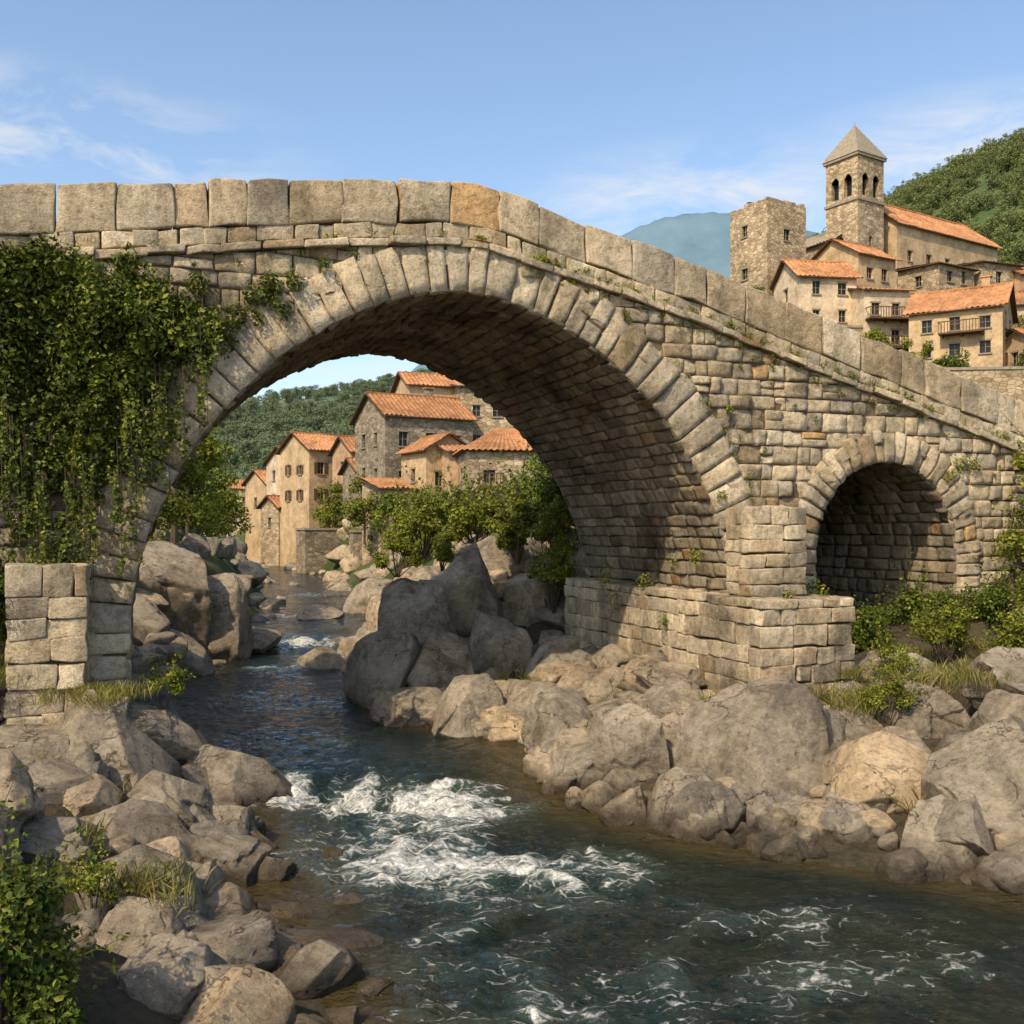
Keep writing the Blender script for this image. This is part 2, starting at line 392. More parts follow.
def block(mb,fn,u0,u1,v0,v1,d0,d1,r=.03,amp=.022,g=.005):
    lo=np.array([u0+g,v0+g,d0+g]);hi=np.array([u1-g,v1-g,d1-g]);L=hi-lo
    if L.min()<.04: return
    r=min(r,L.min()*.35)
    p=np.zeros((len(TI),3))
    for a in range(3):
        s=np.array([0,r*.45,r*1.05,L[a]*.5,L[a]-r*1.05,L[a]-r*.45,L[a]]);p[:,a]=lo[a]+s[TI[:,a]]
    inn=np.clip(p,lo+r,hi-r);d=p-inn;m=np.linalg.norm(d,axis=1,keepdims=True);p=inn+d/np.maximum(m,1e-6)*r
    sd=rng.random(3)*50
    nz=np.stack([fbm(p*2.9+sd,3,i) for i in (1,5,9)],-1);p=p+nz*amp*2.2
    p+= (rng.normal(0,.01,3))
    mb.add(fn(p[:,0],p[:,1],p[:,2]),TF)
def rows(a,b,lo,hi):
    r=[a]
    while r[-1]<b: r.append(r[-1]+rng.uniform(lo,hi))
    r[-1]=b
    if r[-1]-r[-2]<lo*.5: r.pop(-2)
    return r
PAR=.88;CRS=.32;LED=.17
def walltop(x): return toploc(x)-PAR-CRS-LED+.0
for side in (0,1):
    mw=MB();mr=MB()
    if side==0: F=lambda U,V,D:np.stack([U,-D,V],-1)
    else: F=lambda U,V,D:np.stack([U,BW+D,V],-1)
    def clip(U,V,v0,v1):
        lo=np.maximum(A1.zlow(U,R1*.55),A2.zlow(U,R2*.5))
        V=np.minimum(np.maximum(V,lo),v1);V=np.minimum(V,walltop(U)-.01)
        return V
    zr=rows(.2,11.4,.28,.47)
    for a,b in zip(zr[:-1],zr[1:]):
        us=rows(-9 ,30,.26,.78)
        for u0,u1 in zip(us[:-1],us[1:]):
            um=np.array([u0,(u0+u1)/2,u1])
            if (walltop(um)<a+.04).all(): continue
            if (np.maximum(A1.zlow(um,R1*.55),A2.zlow(um,R2*.5))>b-.02).all(): continue
            if (b-a)>.36 and rng.random()<.16:
                m=(a+b)/2;stone(mw,F,u0,u1,a,m,rng.normal(0,.014),.014,clip);stone(mw,F,u0,u1,m,b,rng.normal(0,.014),.014,clip)
            else: stone(mw,F,u0,u1,a,b,rng.normal(0,.02),.022,clip)
    mb_obj('spandrel_wall',mw,M_stone,True,bridge)
    for A,R,sw in ((A1,R1,(.36,.6)),(A2,R2,(.25,.38))):
        FN=(lambda A:(lambda U,V,D:(lambda xz:np.stack([xz[0],(-D if side==0 else BW+D),xz[1]],-1))(A.at(U,V))))(A)
        ss=rows(0,A.L,*sw)
        for a,b in zip(ss[:-1],ss[1:]):
            e=R+rng.uniform(-.07,.08)
            if rng.random()<.07:
                m=e*rng.uniform(.4,.6);stone(mr,FN,a,b,0,m,.05+rng.normal(0,.012),.018,edge=.08);stone(mr,FN,a,b,m,e,.05+rng.normal(0,.012),.018,edge=.08)
            else: stone(mr,FN,a,b,-.01,e,.055+rng.normal(0,.018),.022,edge=.08)
    mb_obj('voussoir_ring',mr,M_ring,True,bridge)
# barrels
mbar=MB()
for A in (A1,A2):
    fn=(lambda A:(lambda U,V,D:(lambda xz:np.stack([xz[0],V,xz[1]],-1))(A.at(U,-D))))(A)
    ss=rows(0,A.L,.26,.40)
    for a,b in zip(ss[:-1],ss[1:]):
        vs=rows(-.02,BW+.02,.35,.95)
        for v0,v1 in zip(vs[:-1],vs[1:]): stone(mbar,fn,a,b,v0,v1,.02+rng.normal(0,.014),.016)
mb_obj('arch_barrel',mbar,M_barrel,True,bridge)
# core
mc=MB()
sx=sorted(set(list(np.linspace(-9,30,60))+list(np.interp(np.linspace(0,A1.L,140),A1.s,A1.x-.0))+list(np.interp(np.linspace(0,A2.L,60),A2.s,A2.x))))
sx=[v for i,v in enumerate(sx) if i==0 or v-sx[i-1]>1e-4]
def lowz(x):
    l=-.5
    for A in (A1,A2):
        q=abs((x-A.cx)/(A.a+.08))
        if q<1: l=A.z0+(A.b+.08)*(1-q**A.n)**(1/A.n)
    return l
for x0,x1 in zip(sx[:-1],sx[1:]):
    xm=(x0+x1)/2
    l0,l1=lowz(x0),lowz(x1)
    if lowz(xm)<0: l0=l1=-.5
    else:
        if l0<0:l0=l1 if lowz(xm)>0 and l1>0 else lowz(xm)
        if l1<0:l1=l0
    t0,t1=float(toploc(x0))-PAR-.02,float(toploc(x1))-PAR-.02
    y0,y1=.055,BW-.055
    mc.quad((x0,y0,l0),(x1,y0,l1),(x1,y0,t1),(x0,y0,t0));mc.quad((x0,y1,l0),(x0,y1,t0),(x1,y1,t1),(x1,y1,l1))
    mc.quad((x0,y0,t0),(x1,y0,t1),(x1,y1,t1),(x0,y1,t0));mc.quad((x0,y0,l0),(x0,y1,l0),(x1,y1,l1),(x1,y0,l1))
for A in (A1,A2):
    for sx_ in (A.cx-A.a-.08,A.cx+A.a+.08): mc.quad((sx_,.06,-.5),(sx_,BW-.06,-.5),(sx_,BW-.06,A.z0+.2),(sx_,.06,A.z0+.2))
mb_obj('masonry_core',mc,M_mortar,False,bridge)
# parapet, course, ledge
mp=MB()
for side in (0,1):
    y=lambda D:(-D if side==0 else BW+D)
    us=rows(-9,30,.62,1.3)
    FP=lambda U,V,D:np.stack([U,y(D),toploc(U)-V],-1)
    for a,b in zip(us[:-1],us[1:]):
        hh=rng.uniform(-.045,.035)
        block(mp,FP,a,b,hh,PAR,-.42,.05+rng.uniform(-.02,.03),.045,.042,.002)
    us=rows(-9,30,.3,.75)
    for a,b in zip(us[:-1],us[1:]): block(mp,FP,a,b,PAR,PAR+CRS,-.3,.02+rng.uniform(-.015,.02),.03,.022)
    us=rows(-9,30,.4,.95)
    for a,b in zip(us[:-1],us[1:]): block(mp,FP,a,b,PAR+CRS,PAR+CRS+LED,-.2,.14+rng.uniform(-.05,.03),.03,.026)
mb_obj('parapet',mp,M_ring,True,bridge)
# buttresses
def masonry_box(mb,x0,x1,y0,y1,z0,z1,ch=(.42,.58),faces='flbr'):
    FB=lambda U,V,D:np.stack([U,V,D],-1)
    zz=rows(z0,z1,*ch);t=.45
    for k,(a,b) in enumerate(zip(zz[:-1],zz[1:])):
        o=.0+rng.uniform(-.01,.015)
        us=rows(x0,x1,.4,1.0)
        for u0,u1 in zip(us[:-1],us[1:]): block(mb,FB,u0,u1,y0-o,y0+t,a,b,.035,.032)
        vs=rows(y0+t,y1,.4,1.1)
        for u0,u1 in zip(vs[:-1],vs[1:]):
            block(mb,FB,x0-o,x0+t,u0,u1,a,b,.035,.032)
            if 'r' in faces: block(mb,FB,x1-t,x1+o,u0,u1,a,b,.035,.032)
    us=rows(x0+t,x1-t*.9,.5,.9) if x1-x0>1.2 else [x0+t,x1-t]
    for u0,u1 in zip(us[:-1],us[1:]):
        vs=rows(y0+t,y1,.6,1.1)
        for v0,v1 in zip(vs[:-1],vs[1:]): block(mb,FB,u0,u1,v0,v1,z1-.35,z1-.0,.04,.02)
mbt=MB()
masonry_box(mbt,12.55,15.0,-2.0,BW+.3,.1,3.7,(.34,.52))
masonry_box(mbt,12.95,14.5,-1.0,0.0,3.7,5.75,(.26,.4))
masonry_box(mbt,-2.0,-.7,-1.0,0.0,1.5,4.6,(.34,.52))
masonry_box(mbt,-1.6,-.05,-.75,.0,.6,2.2)
mb_obj('buttress',mbt,M_stone,True,bridge)
mk=MB();mk.box(12.7,14.85,-1.85,BW+.1,-.5,3.55);mk.box(13.1,14.35,-.85,-.0,3.4,5.6);mk.box(-1.85,-.85,-.85,.0,.5,4.45)
mb_obj('buttress_core',mk,M_mortar,False,bridge)
md=MB();xx=np.linspace(-9,30,60)
for a,b in zip(xx[:-1],xx[1:]):
    za,zb=float(toploc(a))-PAR+.02,float(toploc(b))-PAR+.02
    md.quad((a,.3,za),(b,.3,zb),(b,BW-.3,zb),(a,BW-.3,za))
mb_obj('roadway_paving',md,M_slate,False,bridge)

# ================================================================= leaves
def leaf_arrays(P,N,size,asp=.6):
    n=len(P);N=N/np.linalg.norm(N,axis=1,keepdims=True)
    r=rng.normal(size=(n,3));T=np.cross(N,r);T/=np.linalg.norm(T,axis=1,keepdims=True);B=np.cross(N,T)
    s=(size*rng.uniform(.6,1.35,n))[:,None]
    V=np.stack([P-T*s*.5,P-B*s*.5*asp+N*s*.08,P+T*s*.5,P+B*s*.5*asp+N*s*.08],1).reshape(-1,3)
    return V,np.arange(4*n).reshape(n,4)
def clump(mb,c,r,n,size,up=.4,shell=.55,seed=None):
    c=np.array(c,float);r=np.array(r,float)*np.ones(3)
    d=rng.normal(size=(n,3));d/=np.linalg.norm(d,axis=1,keepdims=True)
    rad=rng.uniform(shell,1,n)**.7
    sd=rng.random()*90
    rad*=1+.45*fbm(d*1.8+sd,3,4)
    P=c+d*rad[:,None]*r
    N=d*.8+rng.normal(size=(n,3))*.55+np.array([0,0,up])
    V,F=leaf_arrays(P,N,size);mb.add(V,F)
def tube(mb,p0,p1,r0,r1,k=6):
    p0=np.array(p0,float);p1=np.array(p1,float);d=p1-p0;d/=np.linalg.norm(d)+1e-9
    a=np.cross(d,[.3,.9,.2]);a/=np.linalg.norm(a);b=np.cross(d,a);an=np.linspace(0,2*math.pi,k,endpoint=False)
    ring=np.cos(an)[:,None]*a+np.sin(an)[:,None]*b
    V=np.concatenate([p0+ring*r0,p1+ring*r1]);F=[(i,(i+1)%k,k+(i+1)%k,k+i) for i in range(k)];mb.add(V,F)
def shrub(name,base,w,h,n,leaf,mat,ncl=14,parent=None):
    e=empty(name,base);ml=MB();ms=MB()
    for i in range(ncl):
        a=rng.uniform(0,6.28);q=math.sqrt(rng.random());hh=rng.uniform(.25,1)
        c=(math.cos(a)*q*w*.8*(1.1-hh*.5),math.sin(a)*q*w*.8*(1.1-hh*.5),hh*h*.88)
        rr=w*rng.uniform(.18,.38)
        clump(ml,c,(rr,rr,rr*.8),n//ncl,leaf,shell=.3)
        tube(ms,(c[0]*.1,c[1]*.1,-.2),c,.03*w,.008*w,5)
        for k in range(5):
            v=rng.normal(size=3)*rr;v[2]=abs(v[2])*1.3;tip=np.array(c)+v*1.15;tube(ms,c,tip,.008*w,.003*w,4)
            m=14;tq=rng.uniform(.4,1.05,m)[:,None];V,F=leaf_arrays(np.array(c)+v*1.15*tq+rng.normal(0,leaf*.5,(m,3)),rng.normal(size=(m,3))+[0,0,.6],leaf);ml.add(V,F)
    mb_obj('leaves',ml,mat,False,e);mb_obj('stems',ms,M_bark,False,e);return e
def tree_parts(h,w,n,leaf,seed=0):
    ml=MB();ms=MB();th=h*.35
    tube(ms,(0,0,-.5*min(1,h)),(0.01*h,0,th),h*.03,h*.02,8);tube(ms,(0.01*h,0,th),(0,.01*h,h*.8),h*.02,h*.006,6)
    for i in range(16):
        a=rng.uniform(0,6.28);z=rng.uniform(.28,.93);q=w*.5*math.sin(math.pi*min(1,(z-.12)/.95))**.6*rng.uniform(.35,1.0)
        c=(math.cos(a)*q,math.sin(a)*q,z*h);rr=w*rng.uniform(.15,.26)
        clump(ml,c,(rr,rr,rr*.8),n//16,leaf,shell=.4);tube(ms,(0,0,z*h*.65),c,h*.01,h*.003,5)
    return ml,ms
def tree(name,base,h,w,n,leaf,mat):
    e=empty(name,base);ml,ms=tree_parts(h,w,n,leaf);mb_obj('crown',ml,mat,False,e);mb_obj('trunk',ms,M_bark,False,e);return e
def tuft(mb,c,n,h,spread):
    c=np.array(c,float)
    b=c+np.stack([rng.normal(0,spread,n),rng.normal(0,spread,n),np.zeros(n)],-1)
    t=b+np.stack([rng.normal(0,h*.4,n),rng.normal(0,h*.4,n),rng.uniform(.5,1,n)*h],-1)
    m=(b+t)/2+np.array([0,0,h*.12]);s=np.cross(t-b,rng.normal(size=(n,3)));s/=np.linalg.norm(s,axis=1,keepdims=True);s*=h*.018
    V=np.stack([b,m-s,t,m+s],1).reshape(-1,3);mb.add(V,np.arange(4*n).reshape(n,4))

# ivy on the bridge (bridge-local)
mi=MB();mst=MB()
IBX=[-3.6,-2.4,-2.0,-1.6,-1.15,-.85,-.4,.1,.45,.8,1.15,1.5]
IBZ=[6.2,6.6,5.8,4.5,4.3,5.2,5.8,6.3,7.2,7.4,7.3,8.6]
def ivy_bottom(x): return np.interp(x,IBX,IBZ)
def ivy_top(x): return np.interp(x,[-3.6,-2.6,-2.2,-1.2,-.8,-.2,.3,.9,1.5],[9.8,9.9,10.3,10.3,9.8,10.2,10.0,9.6,9.2])
strands=[(rng.uniform(-3.5,1.45),rng.uniform(.05,.85)) for i in range(58)]
for (x,th) in strands:
    tp=float(ivy_top(x))-rng.uniform(0,.9);b=min(float(ivy_bottom(x))+rng.uniform(-.1,2.4),tp-.4);zc=tp
    while zc>b:
        f=(zc-b)/(tp-b);r=rng.uniform(.14,.38)*(.45+.7*f);xx_=x+rng.normal(0,.14)
        y_=th*(.3+.8*f)*(.6+.4*math.sin(zc*2.3+x*3))
        clump(mi,(xx_,-y_-.05,zc),(r,r*.8,r*1.2),int(85*(r/.22)**1.5)+20,rng.uniform(.08,.135),shell=.2,up=.15)
        zc-=r*rng.uniform(1.2,2.8)
for i in range(85):
    x=rng.uniform(-3.5,1.5);b=float(ivy_bottom(x));tp=float(ivy_top(x));zc=rng.uniform(min(b+1.2,tp-.1),tp)
    clump(mi,(x,-.10,zc),(.3,.08,.3),60,.10,shell=.1)
for i in range(120):
    x=rng.uniform(-3.4,1.6);b=float(ivy_bottom(x))+rng.uniform(-.3,1.6);L=rng.uniform(.4,1.9);n=int(48*L)
    zz=b+.3-rng.random(n)*L;xx_=x+.10*np.sin(zz*3+i)+rng.normal(0,.035,n);dy=rng.uniform(0,.4)
    zz=np.maximum(zz,3.9+rng.random(n)*.3)
    V,F=leaf_arrays(np.stack([xx_,-.12-dy-rng.random(n)*.1,zz],-1),rng.normal(size=(n,3))*.5+[0,-1,.2],.085);mi.add(V,F)
    tube(mst,(x,-.12-dy,b+.5),(x+.05,-.12-dy,max(4,b+.3-L)),.010,.004,4)
for (x,zc,r,n) in [(2.55,9.9,.3,260),(2.2,9.75,.25,160),(3.0,10.1,.2,110),(2.8,9.5,.2,90),(1.9,9.3,.28,160),(3.6,10.5,.13,50),(2.3,9.3,.15,60),(1.2,9.9,.25,160),(.4,6.3,.2,90),(-.9,4.7,.22,100)]:
    clump(mi,(x,-.15,zc),(r,.16,r*1.2),n,.09,shell=.2)
ivy=empty('ivy',bridge.location,TH)
mb_obj('ivy_leaves',mi,M_ivy,False,ivy);mb_obj('ivy_stems',mst,M_bark,False,ivy)
# weeds in bridge joints
mw=MB();mg=MB()
for i in range(230):
    x=rng.uniform(-2.5,23) if i<105 else rng.uniform(8,22);z=float(toploc(x))-PAR-CRS
    if i%3==0: z-=LED+rng.uniform(.0,.35)
    elif i%3==1: z+=rng.uniform(0,.1)
    y=-.12 if i%3 else -.03
    if rng.random()<.5: clump(mw,(x,y,z+.03),(rng.uniform(.05,.17),.05,.07),30,.05,shell=.1)
    else: tuft(mg,(x,y,z),18,rng.uniform(.1,.26),.05)
for i in range(90):
    s=rng.uniform(1,A1.L-1);x,z=A1.at(s,R1+rng.uniform(-.05,.1));
    if z<3 : continue
    if rng.random()<.6: clump(mw,(float(x),-.06,float(z)),(rng.uniform(.05,.18),.05,.1),34,.05,shell=.1)
    else: tuft(mg,(float(x),-.05,float(z)),14,.2,.04)
for (x,y,z,r) in [(12.8,-.1,6.0,.16),(15.0,-.05,5.6,.14),(12.5,.6,4.6,.25),(13.0,-.1,8.0,.15),(13.2,2.5,4.4,.35),(13.2,4,5.0,.3),(19.6,-.1,6.6,.2),(19.9,-.1,6.9,.3),(20.4,-.1,6.9,.25),(12.6,3.2,3.85,.3),(14.0,-.7,3.75,.2),(14.8,-1.2,3.75,.18),(13.6,-1.5,3.75,.16),(-1.5,-.6,4.65,.25),(12.6,5.5,3.9,.35),(15.2,-.3,3.8,.3),(13.3,3,6.3,.2),(12.5,4.6,3.3,.4),(12.5,2.0,2.9,.22)]:
    clump(mw,(x,y,z),(r,r*.7,r),int(90*r/.2),.07,shell=.2)
for i in range(50):
    x=rng.uniform(13,22);zz=rng.uniform(5,10)
    if zz<float(walltop(x)) and A2.zlow(np.array([x]),.9)[0]<zz: clump(mw,(x,-.04,zz),(.09,.04,.09),26,.05,shell=.1)
wp=empty('wall_plants',bridge.location,TH);mb_obj('weeds',mw,M_bright,False,wp);mb_obj('grass_tufts',mg,M_grass,False,wp)

# ================================================================= rocks
def ico(s):
    bm=bmesh.new();bmesh.ops.create_icosphere(bm,subdivisions=s,radius=1);V=np.array([v.co[:] for v in bm.verts]);F=np.array([[v.index for v in f.verts] for f in bm.faces]);bm.free();return V,F
ICO={3:ico(3),4:ico(4),5:ico(5),6:ico(6)}
def rock(c,s,sub=4,np_=16):
    V0,F=ICO[sub];V=V0.copy()
    sd=rng.random(3)*99
    V*=(1+.34*fbm(V*1.2+sd,3,2))[:,None]
    base=rng.normal(size=(3,3));Q,_=np.linalg.qr(base)
    for k in range(np_):
        if k<6: n=Q[k%3]*(1 if k<3 else -1)+rng.normal(0,.26,3)
        else: n=rng.normal(size=3)
        n/=np.linalg.norm(n);d=rng.uniform(.45,.72) if k<6 else rng.uniform(.52,.80);dd=np.maximum(V@n-d,0);V-=n*dd[:,None]*.99
    if sub>=4:
        for (m,amp,ti) in ((12,.05,.10),(40,.016,.06)) if sub>4 else ((10,.055,.10),):
            C=rng.normal(size=(m,3));C/=np.linalg.norm(C,axis=1,keepdims=True);C*=.68
            Wp=V+np.stack([fbm(V*2.2+sd+j*13,2,j+3) for j in range(3)],-1)*.09
            Ws=(Wp@Q.T)*np.array([1,1,1.6]);Cs=(C@Q.T)*np.array([1,1,1.6])
            D=((Ws[:,None,:]-Cs[None])**2).sum(-1);D=np.sqrt(D);idx=D.argmin(1);D.sort(axis=1);gap=D[:,1]-D[:,0]
            hh=rng.uniform(-1,1,m)*amp;tv=rng.normal(0,ti,(m,3))
            off=hh[idx]+((V-C[idx])*tv[idx]).sum(-1)
            groove=-.03*np.exp(-(gap/.02)**2)*(amp/.05)
            V*=(1+np.clip(off,-.12,.12)+groove)[:,None]
        for k in range(10):   # fresh fracture faces across the jointed surface
            n=rng.normal(size=3);n[2]=abs(n[2])*.8;n/=np.linalg.norm(n);h=V@n;d=np.quantile(h,rng.uniform(.86,.97));dd=np.maximum(h-d,0);V-=n*dd[:,None]*.97
    V*=(1+.028*fbm(V*5+sd,4,7))[:,None]
    V/=np.abs(V).max(0)*.92
    a=rng.uniform(-.6,.6);ax=rng.uniform(-.35,.35);V=V*np.array(s)
    R=np.array([[math.cos(a),-math.sin(a),0],[math.sin(a),math.cos(a),0],[0,0,1]])@np.array([[1,0,0],[0,math.cos(ax),-math.sin(ax)],[0,math.sin(ax),math.cos(ax)]])
    return V@R.T+np.array(c),F
BIG=[ # x y z sx sy sz
(-6.8,17.3,.9,1.45,1.3,1.35),(-8.2,16.6,1.1,1.2,1.2,1.0),(-5.25,19.2,.25,.98,.9,.85),(-5.8,14.7,.35,1.05,.9,.8),(-4.4,15.2,.1,.6,.6,.5),
(-3.9,12.1,.0,.75,.7,.6),(-4.9,12.4,.4,.95,.8,.8),(-6.2,13.2,.8,1.0,.9,.8),(-2.45,12.5,-.02,.75,.4,.2),(-1.35,12.1,-.08,.3,.2,.12),(-3.0,10.9,.0,.7,.5,.35),(-3.7,10.6,.3,.8,.7,.6),
(-7.3,18.6,1.4,1.3,.9,.65),(-8.4,18.0,1.4,1.3,1.0,.9),(-7.4,15.1,.9,1.0,.9,.8),(-4.8,16.6,.2,.7,.7,.55),(-5.7,16.3,.5,.8,.7,.9),
(-12.6,35.5,2.4,1.9,1.8,2.8),(-10.9,37,1.4,1.4,1.6,2.2),(-13.4,32,1.5,2,2,2.1),(-11.2,33,.8,1.3,1.4,.9),(-10,39,.9,.9,1,.6),
(4.8,18.9,.9,1.5,1.3,1.35),(3.1,17.8,.2,1.0,.8,.7),(2.4,20.0,.6,.75,.9,1.05),(1.1,21.2,.8,.8,.9,1.05),(1.0,19.9,.2,.6,.6,.6),(3.6,20.4,.8,.7,.8,.8),
(7.9,16.3,.9,1.3,1.3,1.55),(9.8,16.5,1.2,1.4,1.5,1.65),(6.5,17.6,.7,.8,.9,.95),(5.6,16.8,.2,.65,.7,.7),(6.8,15.7,.2,.75,.8,.8),(8.6,14.6,.3,.85,.8,.8),(4.6,17.0,.1,.6,.6,.6),
(6.7,20.3,1.1,.9,.8,.6),(8.2,20.0,1.4,1.0,.9,.7),(8.6,22.6,1.9,1.0,.8,.7),(5.9,19.4,1.0,.7,.8,.7),(10.2,19.8,2.0,1.2,1.1,1.0),(9.5,18.2,1.4,1.0,1.1,1.0),
(-2.5,24.8,.7,.9,1.1,1.0),(-.9,23.6,.7,.85,1.0,1.05),(.5,23.6,.7,.85,1.0,.95),(-3.4,27.5,1.1,1.0,1.3,1.5),(-1.9,27.2,1.1,1.0,1.3,1.4),(-.2,29.5,1.3,1.1,1.3,1.4),(-2.9,31.5,1.9,1.1,1.4,1.8),
(-1.6,33,2.6,1.2,1.3,1.9),(.5,33.6,2.7,1.1,1.3,1.6),(2.2,35,3.4,1.4,1.4,1.8),(-3.0,36,2.4,1.3,1.4,1.8),(-.6,36.6,3.6,1.3,1.3,1.5),(-6.4,34.5,.6,.9,.8,.5),(-7.2,53,1.4,1.6,1.5,1.3),(-9.6,49,1.0,1.2,1,.5),
(2.2,22.4,.8,.8,.9,.75),(3.6,22.4,1.0,.8,.9,.7),(1.5,24.8,.8,.8,1,.7),(4.5,21.0,1.0,.7,.7,.65)]
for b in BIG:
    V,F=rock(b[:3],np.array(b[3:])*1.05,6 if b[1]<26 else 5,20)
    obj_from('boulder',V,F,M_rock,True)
VV=[];FF=[];n=0
def addr(c,s,sub):
    global n
    V,F=rock(c,s,sub,16);VV.append(V);FF.append(F+n);n+=len(V)
def under(x,y,m=0):
    bx=x*CS+y*SN;by=-x*SN+y*CS-DB
    if -.2<by<BW+.3 and bx>12.5-m: return True
    if -2.1-m<by<.0 and 12.4-m<bx<15.3+m: return True
    return False
for i in range(760):
    side=rng.random()<.42
    if i<460: y=rng.uniform(9.5,36)
    else: y=36+110*rng.random()**1.6
    sc=1+max(0,(y-36))*.02
    d=(rng.normal(.35,.8) if rng.random()<.5 else rng.uniform(0,7))*sc
    if y<34: d=abs(d-.05)-.05
    x=bankL(y)-d if side else bankR(y)+d
    if under(x,y): continue
    r=rng.uniform(.16,.62)*sc*(1.2 if d>.5 else .8)*rng.uniform(.7,1.25)
    z=hpt(x,y)
    if z<level(y)-.35: z=level(y)-.3*r
    addr((x,y,z+r*.15),(r*rng.uniform(.9,1.3),r*rng.uniform(.8,1.2),r*rng.uniform(.65,1.05)),(5 if r>.4 else 4) if y<24 else (4 if y<50 else 3))
for i in range(95):
    y=rng.uniform(16.5,29);x=bankR(y)+rng.uniform(.5,9)
    if under(x,y) or x>11: continue
    r=rng.uniform(.25,.7);addr((x,y,hpt(x,y)+r*.15),(r*rng.uniform(.8,1.3),r*rng.uniform(.8,1.2),r*rng.uniform(.7,1.1)),5)
for i in range(110):
    y=rng.uniform(30,46);x=bankR(y)+rng.uniform(0,8)
    if under(x,y,.3): continue
    r=rng.uniform(.4,1.0);addr((x,y,hpt(x,y)+r*.2),(r*rng.uniform(.8,1.3),r*rng.uniform(.8,1.2),r*rng.uniform(.7,1.2)),4)
for i in range(450):
    side=rng.random()<.45;y=rng.uniform(10,26);d=rng.uniform(-.15,6);x=bankL(y)-d if side else bankR(y)+d
    if under(x,y): continue
    r=rng.uniform(.07,.24);addr((x,y,max(hpt(x,y),-.05)+r*.3),(r*1.2,r,r*.8),3)
for (x,y,r) in [(-2.6,12.1,.3),(-1.9,12.7,.22),(-2.3,14.0,.18),(-1.6,11.4,.2),(-3.0,13.6,.3),(-2.9,16.2,.2),(-.9,11.8,.14)]:
    addr((x,y,-.04),(r*1.4,r,r*.6),5)
obj_from('river_bank_rocks',np.concatenate(VV),np.concatenate(FF),M_rock,True)

# ================================================================= near vegetation
def on(x,y,dz=0): return (x,y,hpt(x,y)+dz)
shrub('shrub',(-4.45,8.7,.5),.85,1.9,9000,.075,M_shrub,22)
shrub('shrub',(-3.9,8.5,.2),.6,1.3,5000,.07,M_shrub,14)
shrub('shrub',(-9.3,17.3,2.7),1.0,2.4,6000,.09,M_shrub,18)
shrub('shrub',(-9.0,18.0,2.6),.8,1.5,3500,.085,M_bright,12)
shrub('shrub',(13.6,25.2,3.6),1.6,3.9,9000,.11,M_bright,20)
shrub('shrub',(11.2,21.6,2.2),.95,1.2,4200,.085,M_bright,14)
shrub('shrub',(9.9,22.8,2.3),.8,1.2,3200,.08,M_bright,12)
shrub('shrub',(12.6,22.8,2.8),1.3,1.9,6000,.09,M_bright,16)
shrub('shrub',(10.8,26.2,2.3),1.4,1.5,4000,.1,M_shrub,12)
shrub('shrub',(8.9,25.4,2.0),1.0,1.4,3000,.1,M_shrub,12)
shrub('shrub',(11.6,24.6,2.5),1.0,1.3,3500,.09,M_shrub,12)
shrub('shrub',(13.2,20.6,2.6),1.2,1.2,3500,.09,M_bright,12)
shrub('shrub',(7.2,19.3,1.6),.55,.75,1800,.06,M_bright,9)
shrub('shrub',(8.2,21.6,2.0),.6,.7,1600,.06,M_bright,9)
shrub('shrub',(8.5,14.9,.7),.4,.7,900,.06,M_bright,7)
shrub('shrub',(-6.6,18.9,2.0),.5,.6,1300,.06,M_bright,8)
shrub('shrub',(-4.7,11.2,1.0),.45,.5,1000,.05,M_bright,7)
shrub('shrub',(1.3,32.4,2.6),1.2,3.8,9000,.12,M_bright,18)
shrub('shrub',(.2,34.8,4.2),1.1,2.2,5000,.12,M_bright,12)
shrub('shrub',(-2.4,34.2,4.0),.8,1.1,2500,.10,M_bright,10)
shrub('shrub',(-4.4,38.2,3.6),1.0,1.4,3000,.12,M_bright,10)
shrub('shrub',(1.9,34.5,4.0),1.6,4.6,10000,.15,M_shrub,20)
shrub('shrub',(3.6,36.5,4.4),1.8,4.6,9000,.16,M_shrub,18)
shrub('shrub',(-1.4,41,4.4),1.8,2.6,7000,.17,M_bright,16)
shrub('shrub',(-4.2,47,4.0),2.0,2.8,6000,.18,M_bright,14)
shrub('shrub',(-2.6,52,4.2),2.4,3.0,6000,.2,M_shrub,14)
shrub('shrub',(2.0,45,4.8),3.0,3.2,8000,.2,M_shrub,16)
tree('tree',on(-15.3,42),6.2,4.5,7000,.2,M_bright)
tree('tree',on(-16.9,50),7.0,5,7000,.24,M_bright)
tree('tree',on(-19.5,60),6.0,5,6000,.24,M_shrub)
shrub('shrub',on(-14.2,37.5),1.6,3.0,6000,.15,M_bright,14)
mg=MB()
for i in range(300):
    y=rng.uniform(12,30);side=rng.random()<.4;d=rng.uniform(1.8,9.5);x=bankL(y)-d if side else bankR(y)+d
    if under(x,y): continue
    tuft(mg,(x,y,hpt(x,y)+.05),40,rng.uniform(.2,.55),.13)
for (x,y,z) in [(-9.2,16.8,2.9),(-8.8,17.2,2.6),(-9.6,16.4,2.9),(-7.2,16.9,2.3),(-6.9,17.5,2.3),(-7.6,18.2,2.2),(7,20,1.8),(7.6,19.6,1.9),(6.6,19.8,1.7),(8.4,20.4,2.1),(8.9,14.6,1.1),(9.0,19.4,2.3),(-4.3,11.6,1.0),(9.6,21.3,2.2),(10.4,21.0,2.3),(7.4,22,2.0),(9.2,23.6,2.2),(10.4,24.4,2.4),(11.2,23.2,2.4)]:
    for k in range(6): tuft(mg,(x+rng.normal(0,.3),y+rng.normal(0,.25),z-.1),60,.42,.15)
mb_obj('bank_grass',mg,M_grass,False)

